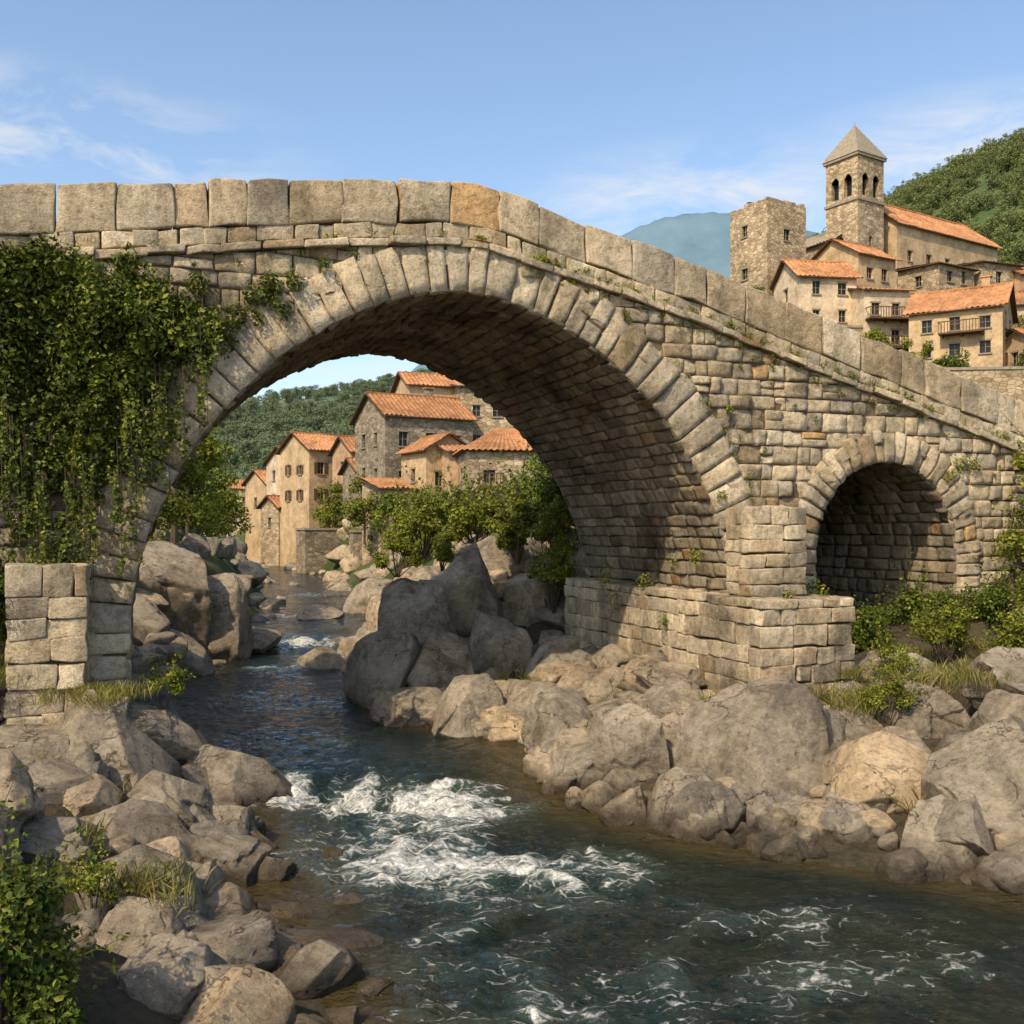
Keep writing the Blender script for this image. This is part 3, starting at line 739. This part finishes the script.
# ================================================================= forests (instanced)
def instancer(name,pts,scales,mat,n,leaf,h=1.0,w=.8):
    pts=np.asarray(pts);m=len(pts);a=rng.uniform(0,6.28,m);s=np.asarray(scales)/2
    V=np.stack([pts+np.stack([s*np.cos(a+k*math.pi/2)*1.414,s*np.sin(a+k*math.pi/2)*1.414,0*s],-1) for k in range(4)],1).reshape(-1,3)
    p=obj_from(name,V,np.arange(4*m).reshape(m,4),None)
    p.instance_type='FACES';p.use_instance_faces_scale=True;p.show_instancer_for_render=False;p.show_instancer_for_viewport=False
    ml,ms=tree_parts(h,w,n,leaf)
    mb_obj('tree_crown',ml,mat,False,p);mb_obj('tree_trunk',ms,M_bark,False,p)
def scatter(x0,x1,y0,y1,n,lo,hi,filt=None):
    x=rng.uniform(x0,x1,n);y=rng.uniform(y0,y1,n)
    k=np.ones(n,bool) if filt is None else filt(x,y)
    x=x[k];y=y[k];return np.stack([x,y,height(x,y)-.3],-1),rng.uniform(lo,hi,len(x))
offr=lambda x,y:(x<bankL(y)-3)|(x>bankR(y)+3)
def merge(*a): return np.concatenate([q[0] for q in a]),np.concatenate([q[1] for q in a])
clear=lambda x,y: fbm(np.stack([x*.03,y*.03,0*x],-1),3,77)>-.28
pp=merge(scatter(80,420,200,560,3000,5,10,clear),scatter(50,130,140,300,350,5,8,clear))
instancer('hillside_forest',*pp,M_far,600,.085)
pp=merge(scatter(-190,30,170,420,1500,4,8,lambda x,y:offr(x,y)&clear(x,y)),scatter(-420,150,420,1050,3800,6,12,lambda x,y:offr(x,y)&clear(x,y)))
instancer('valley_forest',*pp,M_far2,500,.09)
pp=merge(scatter(-75,-16,54,170,300,3,6.5,lambda x,y:(x<bankL(y)-2)),scatter(-26,-4,60,100,60,2,3.4,lambda x,y:(x>bankR(y)+2)&(x<bankR(y)+9)),
  scatter(-34,-10,98,150,90,2.5,4.5,lambda x,y:(x>bankR(y)+2)&(x<bankR(y)+8)),scatter(26,60,84,100,50,2,3.5),scatter(-28,-6,84,120,24,2,4,lambda x,y:x>bankR(y)+5))
instancer('riverside_trees',*pp,M_bright,1300,.06,w=.9)

# ================================================================= buildings
def wallp(mbw,mbg,o,xd,nd,W,H,ops,rev=.22,mbf=None):
    o=np.array(o,float);xd=np.array(xd,float);nd=np.array(nd,float);zd=np.array([0,0,1.])
    X=sorted(set([0,W]+[v for p in ops for v in (p[0],p[0]+p[2])]));Z=sorted(set([0,H]+[v for p in ops for v in (p[1],p[1]+p[3])]))
    pt=lambda x,z,d=0:o+xd*x+zd*z+nd*d
    for i in range(len(X)-1):
        for j in range(len(Z)-1):
            xm,zm=(X[i]+X[i+1])/2,(Z[j]+Z[j+1])/2
            if any(p[0]<xm<p[0]+p[2] and p[1]<zm<p[1]+p[3] for p in ops): continue
            mbw.quad(pt(X[i],Z[j]),pt(X[i+1],Z[j]),pt(X[i+1],Z[j+1]),pt(X[i],Z[j+1]))
    for (x,z,w,h,*k) in ops:
        a,b,c,d=pt(x,z),pt(x+w,z),pt(x+w,z+h),pt(x,z+h);e=-rev
        a2,b2,c2,d2=pt(x,z,e),pt(x+w,z,e),pt(x+w,z+h,e),pt(x,z+h,e)
        for q in ((a,b,b2,a2),(b,c,c2,b2),(c,d,d2,c2),(d,a,a2,d2)): mbw.quad(*q)
        mbg.quad(a2,b2,c2,d2)
        if mbf is not None and not k:
            def bar(x0,x1,z0,z1,d0,d1):
                V=[pt(xx,zz,dd) for dd in (d0,d1) for (xx,zz) in ((x0,z0),(x1,z0),(x1,z1),(x0,z1))]
                mbf.add(V,[(0,1,2,3),(4,5,6,7),(0,1,5,4),(1,2,6,5),(2,3,7,6),(3,0,4,7)])
            bar(x+w/2-.025,x+w/2+.025,z+.01,z+h-.01,e+.02,e+.08);bar(x+.01,x+w-.01,z+h*.5-.02,z+h*.5+.02,e+.03,e+.07)
            bar(x-.12,x+w+.12,z-.14,z-.005,.003,.12)
            bar(x-.10,x+w+.10,z+h+.005,z+h+.16,.003,.05)
def tiles(mb,mt,x0,x1,ya,za,yb,zb):
    n=max(8,int((x1-x0)/.11));X=np.linspace(x0,x1,n+1);L=math.hypot(yb-ya,zb-za);m=max(4,int(L/.4)*2)
    T=np.linspace(0,1,m);XX,TT=np.meshgrid(X,T)
    st=(np.arange(m)%2)*.05;dz=.06*np.cos((XX-x0)/.44*2*math.pi)+st[:,None]*.8
    dz=dz+ (fbm(np.stack([XX.ravel()*.6,TT.ravel()*L*.6,0*XX.ravel()+x0],-1),3,5)*.14).reshape(XX.shape)
    V=np.stack([XX,ya+(yb-ya)*TT,za+(zb-za)*TT+dz+.1],-1).reshape(-1,3);mb.add(V,gridF(m,n+1))
    mt.quad((x0,ya,za),(x1,ya,za),(x1,yb,zb),(x0,yb,zb))
    mt.quad((x0,ya,za),(x1,ya,za),(x1,ya,za+.09),(x0,ya,za+.09))
    for xx in (x0,x1): mt.quad((xx,ya,za),(xx,yb,zb),(xx,yb,zb+.1),(xx,ya,za+.1))
def house(name,loc,rz,w,d,h,rise,wm,rm=None,wins={},axis='x',base=6,chim=None,balc=None,roof='gable',door=None,shut=False):
    rm=rm or M_tile;e=empty(name,loc,rz);W=MB();G=MB();FR=MB();RT=MB();RU=MB();WD=MB()
    hx,hy=w/2,d/2
    def ops(side,L):
        r=[]
        for (cols,rws) in [wins.get(side,([],[]))]:
            for z in rws:
                for c in cols:
                    ww,hh=.8*rng.uniform(.85,1.1),1.15*rng.uniform(.85,1.15)
                    r.append((c*L-ww/2,base+z,ww,hh))
        return r
    sides={'f':((-hx,-hy,-base),(1,0,0),(0,-1,0),w),'r':((hx,-hy,-base),(0,1,0),(1,0,0),d),'b':((hx,hy,-base),(-1,0,0),(0,1,0),w),'l':((-hx,hy,-base),(0,-1,0),(-1,0,0),d)}
    for k,(o,xd,nd,L) in sides.items():
        op=ops(k,L);wallp(W,G,o,xd,nd,L,h+base,op,mbf=FR)
        if shut:
            for (x,z,ww,hh) in op:
                o_=np.array(o,float);xd_=np.array(xd,float);nd_=np.array(nd,float)
                for sx_ in (x-.45,x+ww+.02):
                    V=[o_+xd_*xx+np.array([0,0,zz])+nd_*dd for dd in (.01,.06) for (xx,zz) in ((sx_,z),(sx_+.43,z),(sx_+.43,z+hh),(sx_,z+hh))]
                    WD.add(V,[(0,1,2,3),(4,5,6,7),(0,1,5,4),(1,2,6,5),(2,3,7,6),(3,0,4,7)])
    ov=.45
    if roof=='gable':
        if axis=='x':
            zr=h+rise;ze=h-ov*rise/hy
            tiles(RT,RU,-hx-ov,hx+ov,-hy-ov,ze,0,zr);tiles(RT,RU,-hx-ov,hx+ov,hy+ov,ze,0,zr)
            for s in (-hx,hx): W.add([(s,-hy,h),(s,hy,h),(s,0,zr),(s,0,zr)],[(0,1,2,3)])
            RT.box(-hx-ov,hx+ov,-.14,.14,zr+.05,zr+.22)
        else:
            zr=h+rise;ze=h-ov*rise/hx;A=MB();B=MB()
            tiles(A,B,-hy-ov,hy+ov,-hx-ov,ze,0,zr);tiles(A,B,-hy-ov,hy+ov,hx+ov,ze,0,zr)
            for S,D_ in ((A,RT),(B,RU)):
                V=np.concatenate(S.V);D_.add(np.stack([V[:,1],V[:,0],V[:,2]],-1),np.concatenate(S.F))
            for s in (-hy,hy): W.add([(-hx,s,h),(hx,s,h),(0,s,zr),(0,s,zr)],[(0,1,2,3)])
            RT.box(-.14,.14,-hy-ov,hy+ov,zr+.05,zr+.22)
    elif roof=='shed':
        tiles(RT,RU,-hx-ov,hx+ov,-hy-ov,h-ov*rise/d,hy+.1,h+rise)
        for s in (-hx,hx): W.add([(s,-hy,h),(s,hy,h),(s,hy,h+rise),(s,hy,h+rise)],[(0,1,2,3)])
        W.quad((-hx,hy,h),(hx,hy,h),(hx,hy,h+rise),(-hx,hy,h+rise))
    elif roof=='flat':
        W.quad((-hx,-hy,h-.3),(hx,-hy,h-.3),(hx,hy,h-.3),(-hx,hy,h-.3))
        for (sx_,sy_,lx,ly) in ((-hx,-hy,w,.4),(-hx,hy-.4,w,.4),(-hx,-hy+.4,.4,d-.8),(hx-.4,-hy+.4,.4,d-.8)):
            q=0
            while q<max(lx,ly)-.3:
                s_=rng.uniform(.5,.9);hh=rng.uniform(.05,.35)
                if lx>ly: W.box(sx_+q,min(sx_+q+s_,sx_+lx),sy_,sy_+ly,h+.003,h+hh)
                else: W.box(sx_,sx_+lx,sy_+q,min(sy_+q+s_,sy_+ly),h+.003,h+hh)
                q+=s_+.004
    elif roof=='hip':
        zr=h+rise;k=min(hx,hy);q=hx-k*.9;ec=h-.1
        def slope(a,b,c_,d_):
            a,b,c_,d_=[np.array(v,float) for v in (a,b,c_,d_)];Lw=np.linalg.norm(b-a);nu=max(8,int(Lw/.11));m=12
            UU,TT=np.meshgrid(np.linspace(0,1,nu+1),np.linspace(0,1,m))
            V=(a+(b-a)*UU[...,None])*(1-TT[...,None])+(d_+(c_-d_)*UU[...,None])*TT[...,None]
            V[...,2]+=.06*np.cos(UU*Lw/.44*2*math.pi)*(1-TT*.7)+(np.arange(m)%2)[:,None]*.04;RT.add(V.reshape(-1,3),gridF(m,nu+1))
        slope((-hx-ov,-hy-ov,ec),(hx+ov,-hy-ov,ec),(q,0,zr),(-q,0,zr));slope((hx+ov,hy+ov,ec),(-hx-ov,hy+ov,ec),(-q,0,zr),(q,0,zr))
        slope((hx+ov,-hy-ov,ec),(hx+ov,hy+ov,ec),(q,.02,zr),(q,-.02,zr));slope((-hx-ov,hy+ov,ec),(-hx-ov,-hy-ov,ec),(-q,-.02,zr),(-q,.02,zr))
        RU.quad((-hx-ov,-hy-ov,h-.2),(hx+ov,-hy-ov,h-.2),(hx+ov,hy+ov,h-.2),(-hx-ov,hy+ov,h-.2))
    if chim:
        for (cx,cy) in chim:
            W.box(cx-.35,cx+.35,cy-.3,cy+.3,h,h+rise+1.0);RT.box(cx-.45,cx+.45,cy-.4,cy+.4,h+rise+1.0,h+rise+1.12)
    if balc:
        for (bx0,bx1,bz) in balc:
            WD.box(bx0,bx1,-hy-1.1,-hy-.003,bz-.15,bz)
            WD.box(bx0,bx1,-hy-1.1,-hy-1.03,bz+.9,bz+.98)
            for xx in np.arange(bx0,bx1,.25): WD.box(xx,xx+.05,-hy-1.09,-hy-1.04,bz,bz+.9)
            for xx in (bx0,bx1-.05): WD.box(xx,xx+.05,-hy-1.03,-hy-.003,bz+.9,bz+.98)
            for xx in np.arange(bx0+.2,bx1,1.6): WD.box(xx,xx+.14,-hy-.9,-hy-.003,bz-.32,bz-.152)
    mb_obj('walls',W,wm,False,e);mb_obj('window_panes',G,M_glass,False,e);mb_obj('window_frames',FR,M_frame,False,e)
    mb_obj('roof_tiles',RT,rm,False,e);mb_obj('roof_underside',RU,M_wood,False,e);mb_obj('woodwork',WD,M_wood,False,e)
    return e
r_=math.radians
# --- village by the river
house('stone_house',(-9.3,94,7.3),r_(28),8.6,8.0,8.2,2.2,M_rub2,M_tile2,{'f':([.2,.5,.8],[2,5.4]),'l':([.3,.7],[2.4,5.6])},chim=[(2,1)],base=8)
house('townhouse',(-8.6,102,12),r_(20),5.4,6,7.6,1.4,M_pl,M_tile,{'f':([.3,.7],[4.9]),'l':([.5],[5])},chim=[(1.5,.5)])
house('stone_house',(-2.9,98,11),r_(10),5,6,7.8,.8,M_rub1,M_slate,{'f':([.3,.7],[2,5]),'l':([.5],[5])},roof='shed')
house('plaster_house',(-6.4,84,7.6),r_(32),4.2,4.6,4.2,1.2,M_pl,M_tile2,{'f':([.3,.7],[1.2]),'l':([.5],[1.6])},axis='y',base=6)
house('brick_house',(-4.0,81,7.4),r_(15),3.0,4,4.0,.8,M_pl3,M_tile2,{'f':([.5],[1.5])},roof='shed')
house('stone_house',(-.5,77,7.2),r_(10),6.8,6,4.0,1.8,M_rub1,M_tile,{'f':([.25,.8],[1.4]),'l':([.5],[1.6])},balc=[(-2.6,-.8,1.2)],roof='hip',base=7)
house('plaster_house',(-21.4,119,7.2),r_(38),9.8,7.6,7.2,2.0,M_pl,M_tile,{'f':([.15,.4,.65,.88],[1.4,4.4]),'l':([.3,.7],[1.4,4.4])},base=9,shut=True)
house('plaster_house',(-26.4,129,6.5),r_(40),8,7,7.2,2,M_pl2,M_tile2,{'f':([.3,.7],[2,5]),'l':([.3,.7],[2,5])},base=8)
house('plaster_house',(-32.5,141,6),r_(42),8,6,5.6,1.8,M_pl,M_tile,{'f':([.3,.7],[2.4]),'l':([.5],[2.4])},base=7)
house('plaster_house',(-16.4,112,8),r_(30),5.6,6,5.8,1.6,M_pl3,M_tile2,{'f':([.3,.7],[1.4,3.8]),'l':([.5],[3.6])},base=8)
house('stone_house',(-13.6,99,5.5),r_(26),5.0,5.0,5.4,1.2,M_rub2,M_tile2,{'f':([.3,.7],[.9,3.2]),'l':([.5],[3])},base=7)
house('stone_house',(-10.0,83,4.6),r_(30),3.6,4.0,4.0,.9,M_rub1,M_tile2,{'f':([.5],[1.8]),'l':([.5],[1.8])},roof='shed',base=5)
house('stone_house',(-27.6,122,3.4),r_(42),4.4,4.4,4.6,1.2,M_rub1,M_tile2,{'f':([.3,.7],[2.2]),'l':([.5],[2.2])},base=5)
house('farmhouse',(-46,178,9),r_(20),9,6,3.5,1.5,M_pl2,M_tile,{'f':([.3,.7],[1.2])})
house('farmhouse',(-41,170,8),r_(-10),6,5,3,1.4,M_pl2,M_tile,{'f':([.5],[1.2])})
for (x0,x1,y0,y1,z0,z1,rz) in [(-9.0,-6.2,74,77,0,7.4,.3),(-14,-10,86,89,0,5.0,.25),(-21.5,-17,100,103,0,5.2,.5),(-5.5,3,70.5,71.2,2,7.0,.05)]:
    e=empty('retaining_wall',((x0+x1)/2,(y0+y1)/2,0),rz);m=MB();hx=(x1-x0)/2;hy=(y1-y0)/2
    m.box(-hx,hx,-hy,hy,z0-1,z1);mb_obj('wall_body',m,M_rub2 if x0<-9 else M_rub1,False,e)
    m=MB();m.box(-hx-.1,hx+.1,-hy-.1,hy+.1,z1+.004,z1+.2);mb_obj('coping',m,M_slate,False,e)
# --- upper village
house('stone_tower_house',(26.6,104,28),r_(30),5.4,5.4,10.4,.9,M_rub1,M_tile2,{'f':([.5],[6.6]),'l':([.4],[3,7.4])},roof='flat',base=8)
house('tower_roof_house',(27.4,104.6,34),r_(30),3.6,3.2,4.5,.9,M_rub1,M_tile,{},roof='shed',base=4)
house('village_house',(29.6,98,24.2),r_(8),5.8,6,5.2,2.0,M_pl2,M_tile,{'f':([.3,.75],[.8,3.4]),'l':([.5],[3.2])},base=5)
house('village_house',(34.6,102,25),r_(30),5.4,6.5,7.4,1.9,M_pl,M_tile,{'f':([.3,.7],[2,5]),'l':([.5],[5.2])},base=5)
house('balcony_house',(34.6,95.5,21.6),r_(6),4.4,5,5.9,1.1,M_pl2,M_tile,{'f':([.25,.7],[.9,3.6])},roof='shed',balc=[(-2.1,2.1,3.2),(-2.1,2.1,.5)],base=8)
house('village_house',(40.9,91,20.0),r_(-32),7.6,8,4.6,2.4,M_pl,M_tile,{'f':([.2,.5,.82],[.5,2.7]),'r':([.3,.7],[.8,2.9]),'l':([.3,.7],[.8,2.9])},balc=[(-1.2,2.4,2.4)],base=9,chim=[(2,.5)])
house('village_house',(48.4,97,22),r_(-15),6,7,4.4,1.8,M_pl2,M_tile2,{'f':([.3,.7],[1,3.2])},base=8)
house('village_house',(46.0,87.5,17.2),r_(12),4.6,5,4.2,1.2,M_pl,M_tile2,{'f':([.3,.7],[.8,2.6]),'l':([.5],[2.4])},base=8)
house('stone_house',(44.5,105,27.4),r_(30),5.6,5,4.8,.3,M_rub1,M_slate,{'f':([.3,.7],[1.2,3.2]),'l':([.5],[3])},roof='shed',base=6)
house('stone_house',(50.5,107,27),r_(20),5,5,6.0,.5,M_rub1,M_slate,{'f':([.4],[1.5,4]),'l':([.5],[3])},roof='shed',base=6)
house('village_house',(55.0,108,26),r_(15),5.5,6,6.0,1.6,M_pl3,M_tile2,{'f':([.3,.7],[1.5,4])},base=8)
ch=house('church',(47.2,116.6,29),r_(32),18.4,8.4,9.6,3.4,M_pl,M_tile,{'f':([.12,.3,.48,.66,.85],[5.6]),'l':([.5],[5])},base=8)
def tower():
    e=empty('bell_tower',(37.0,108,29),r_(32));W=MB();G=MB();S=MB();w=4.2;h=15.7;H=w/2
    sides=(((-H,-H,-6),(1,0,0),(0,-1,0)),((H,-H,-6),(0,1,0),(1,0,0)),((H,H,-6),(-1,0,0),(0,1,0)),((-H,H,-6),(0,-1,0),(-1,0,0)))
    for o,xd,nd in sides:
        ops=[(.75,6+11.6,1.0,1.9,1),(2.45,6+11.6,1.0,1.9,1),(1.85,6+6.2,.5,1.2,1)]
        for k in range(4):
            f=[.94,.8,.6,.3][k]
            for x in (.75,2.45): ops.append((x+.5-.5*f,6+13.5+.13*k,1.0*f,.13,1))
        wallp(W,G,o,xd,nd,w,h+6,ops,rev=.5)
    for z,o in ((11.0,.15),(15.7,.22)): S.box(-H-o,H+o,-H-o,H+o,z+.003,z+.28)
    W.box(-H-.02,H+.02,-H-.02,H+.02,10.9,10.99)
    a=H+.3;zb=15.99;n=14
    for k in range(n):
        f0=1-k/n;f1=1-(k+1)/n;z0=zb+(19.9-zb)*k/n;z1=zb+(19.9-zb)*(k+1)/n+.05
        b0=a*f0;b1=a*f1+.02
        V=[(-b0,-b0,z0),(b0,-b0,z0),(b0,b0,z0),(-b0,b0,z0),(-b1,-b1,z1),(b1,-b1,z1),(b1,b1,z1),(-b1,b1,z1)]
        S.add(V,[(0,3,2,1),(4,5,6,7),(0,1,5,4),(1,2,6,5),(2,3,7,6),(3,0,4,7)])
    tube(S,(0,0,19.8),(0,0,20.3),.06,.03)
    mb_obj('walls',W,M_rub1,False,e);mb_obj('belfry_openings',G,M_glass,False,e);mb_obj('pyramid_roof',S,M_slate,False,e)
tower()
house('church_aisle',(36.2,112,28),r_(32),8,7,8.4,2.2,M_rub1,M_slate,{'f':([.5],[5]),'l':([.5],[4])},roof='gable',axis='y',base=6)
for (x,y,z,L,h,rz) in [(40.5,80,14.4,16,3.6,-.1),(28,93,19,10,5,.1)]:
    e=empty('garden_wall',(x,y,z),rz);m=MB();m.box(-L/2,L/2,-.4,.4,-8,h);mb_obj('wall_body',m,M_rub1,False,e)
    m=MB();m.box(-L/2-.05,L/2+.05,-.5,.5,h+.003,h+.22);mb_obj('coping',m,M_slate,False,e)
for (x,y,z,h,w) in [(44.0,84,16,5.0,3.6),(48.5,90,18,6.5,5),(33,92,19.5,4.6,3.6),(23.5,99,25,4.5,4),(56,112,28,7,5),(58,118,31,6,5),(-13.5,91,6,4.0,3.2),(-3.4,84,7,3.6,3),(-11.8,80,4.6,3.6,3.2),(-8.5,72,4.2,3.6,3.4),(-5.5,66,4.2,3.6,4),(-19,106,6,4.2,3.6),(2.6,68,6,4.5,4.5),(38,86.5,17.5,3.5,3),(36.5,90,19,3.6,3)]:
    tree('tree',(x,y,z),h,w,3000,.22,M_shrub if (x*7)%2<1 else M_bright)

# ================================================================= light, sky, camera
sv=Vector((-.54,-.842,0)).normalized();el=math.radians(45)
sd=Vector((sv.x*math.cos(el),sv.y*math.cos(el),math.sin(el)))
ld=bpy.data.lights.new('sun','SUN');ld.energy=5.0;ld.angle=math.radians(.5);ld.color=(1,.84,.60)
lo=bpy.data.objects.new('sun',ld);lo.rotation_euler=sd.to_track_quat('Z','Y').to_euler();lo.location=(-20,-30,40);scene.collection.objects.link(lo)
w=bpy.data.worlds.new('World');scene.world=w;w.use_nodes=True;nt=w.node_tree;nt.nodes.clear()
N=nt.nodes.new;Lk=nt.links.new
out=N('ShaderNodeOutputWorld');bg=N('ShaderNodeBackground');bg.inputs[1].default_value=.15
sky=N('ShaderNodeTexSky');sky.sky_type='NISHITA';sky.sun_disc=False;sky.sun_elevation=el;sky.sun_rotation=math.atan2(sd.x,sd.y)
sky.air_density=1.0;sky.dust_density=1.8;sky.ozone_density=1.6;sky.altitude=100
tc=N('ShaderNodeTexCoord');mp=N('ShaderNodeMapping');mp.inputs['Scale'].default_value=(2.2,2.2,7);mp.inputs['Location'].default_value=(3.1,.4,.7);Lk(tc.outputs['Generated'],mp.inputs[0])
nz=N('ShaderNodeTexNoise');nz.inputs['Scale'].default_value=3.2;nz.inputs['Detail'].default_value=8;nz.inputs['Roughness'].default_value=.65;nz.inputs['Distortion'].default_value=.4;Lk(mp.outputs[0],nz.inputs['Vector'])
rp=N('ShaderNodeValToRGB');rp.color_ramp.elements[0].position=.40;rp.color_ramp.elements[1].position=.66;Lk(nz.outputs['Fac'],rp.inputs[0])
acc=None
for (cx,cy,cz,rad,st) in ((-.41,.85,.325,.30,1.0),(.19,.93,.300,.26,.9),(.41,.85,.315,.26,1.0),(-.2,.95,.15,.4,.5)):
    sc=N('ShaderNodeVectorMath');sc.operation='MULTIPLY';sc.inputs[1].default_value=(1,1,3.4);Lk(tc.outputs['Generated'],sc.inputs[0])
    ds=N('ShaderNodeVectorMath');ds.operation='DISTANCE';ds.inputs[1].default_value=(cx,cy,cz*3.4);Lk(sc.outputs[0],ds.inputs[0])
    mr=N('ShaderNodeMapRange');mr.interpolation_type='SMOOTHSTEP';mr.inputs[1].default_value=rad;mr.inputs[2].default_value=.02;mr.inputs[3].default_value=0;mr.inputs[4].default_value=st;Lk(ds.outputs['Value'],mr.inputs[0])
    if acc is None: acc=mr.outputs[0]
    else:
        mxx=N('ShaderNodeMath');mxx.operation='MAXIMUM';Lk(acc,mxx.inputs[0]);Lk(mr.outputs[0],mxx.inputs[1]);acc=mxx.outputs[0]
mm=N('ShaderNodeMath');mm.operation='MULTIPLY';Lk(rp.outputs[0],mm.inputs[0]);Lk(acc,mm.inputs[1])
gn=N('ShaderNodeMix');gn.data_type='RGBA';gn.blend_type='MULTIPLY';gn.inputs[0].default_value=1;gn.inputs[7].default_value=(1.6,1.6,1.55,1);Lk(sky.outputs[0],gn.inputs[6])
mxn=N('ShaderNodeMix');mxn.data_type='RGBA';mxn.inputs[7].default_value=(6.0,6.0,6.0,1);Lk(mm.outputs[0],mxn.inputs[0]);Lk(gn.outputs[2],mxn.inputs[6])
Lk(mxn.outputs[2],bg.inputs[0]);Lk(bg.outputs[0],out.inputs[0])
cd=bpy.data.cameras.new('camera');cd.sensor_width=36;cd.lens=36*1000/1024;cd.shift_y=18/1024;cd.clip_end=20000;cd.clip_start=.1
co=bpy.data.objects.new('camera',cd);co.location=(0,0,CAMZ);co.rotation_euler=(math.radians(90),0,0);scene.collection.objects.link(co);scene.camera=co
scene.view_settings.view_transform='Standard';scene.view_settings.look='None';scene.view_settings.exposure=0
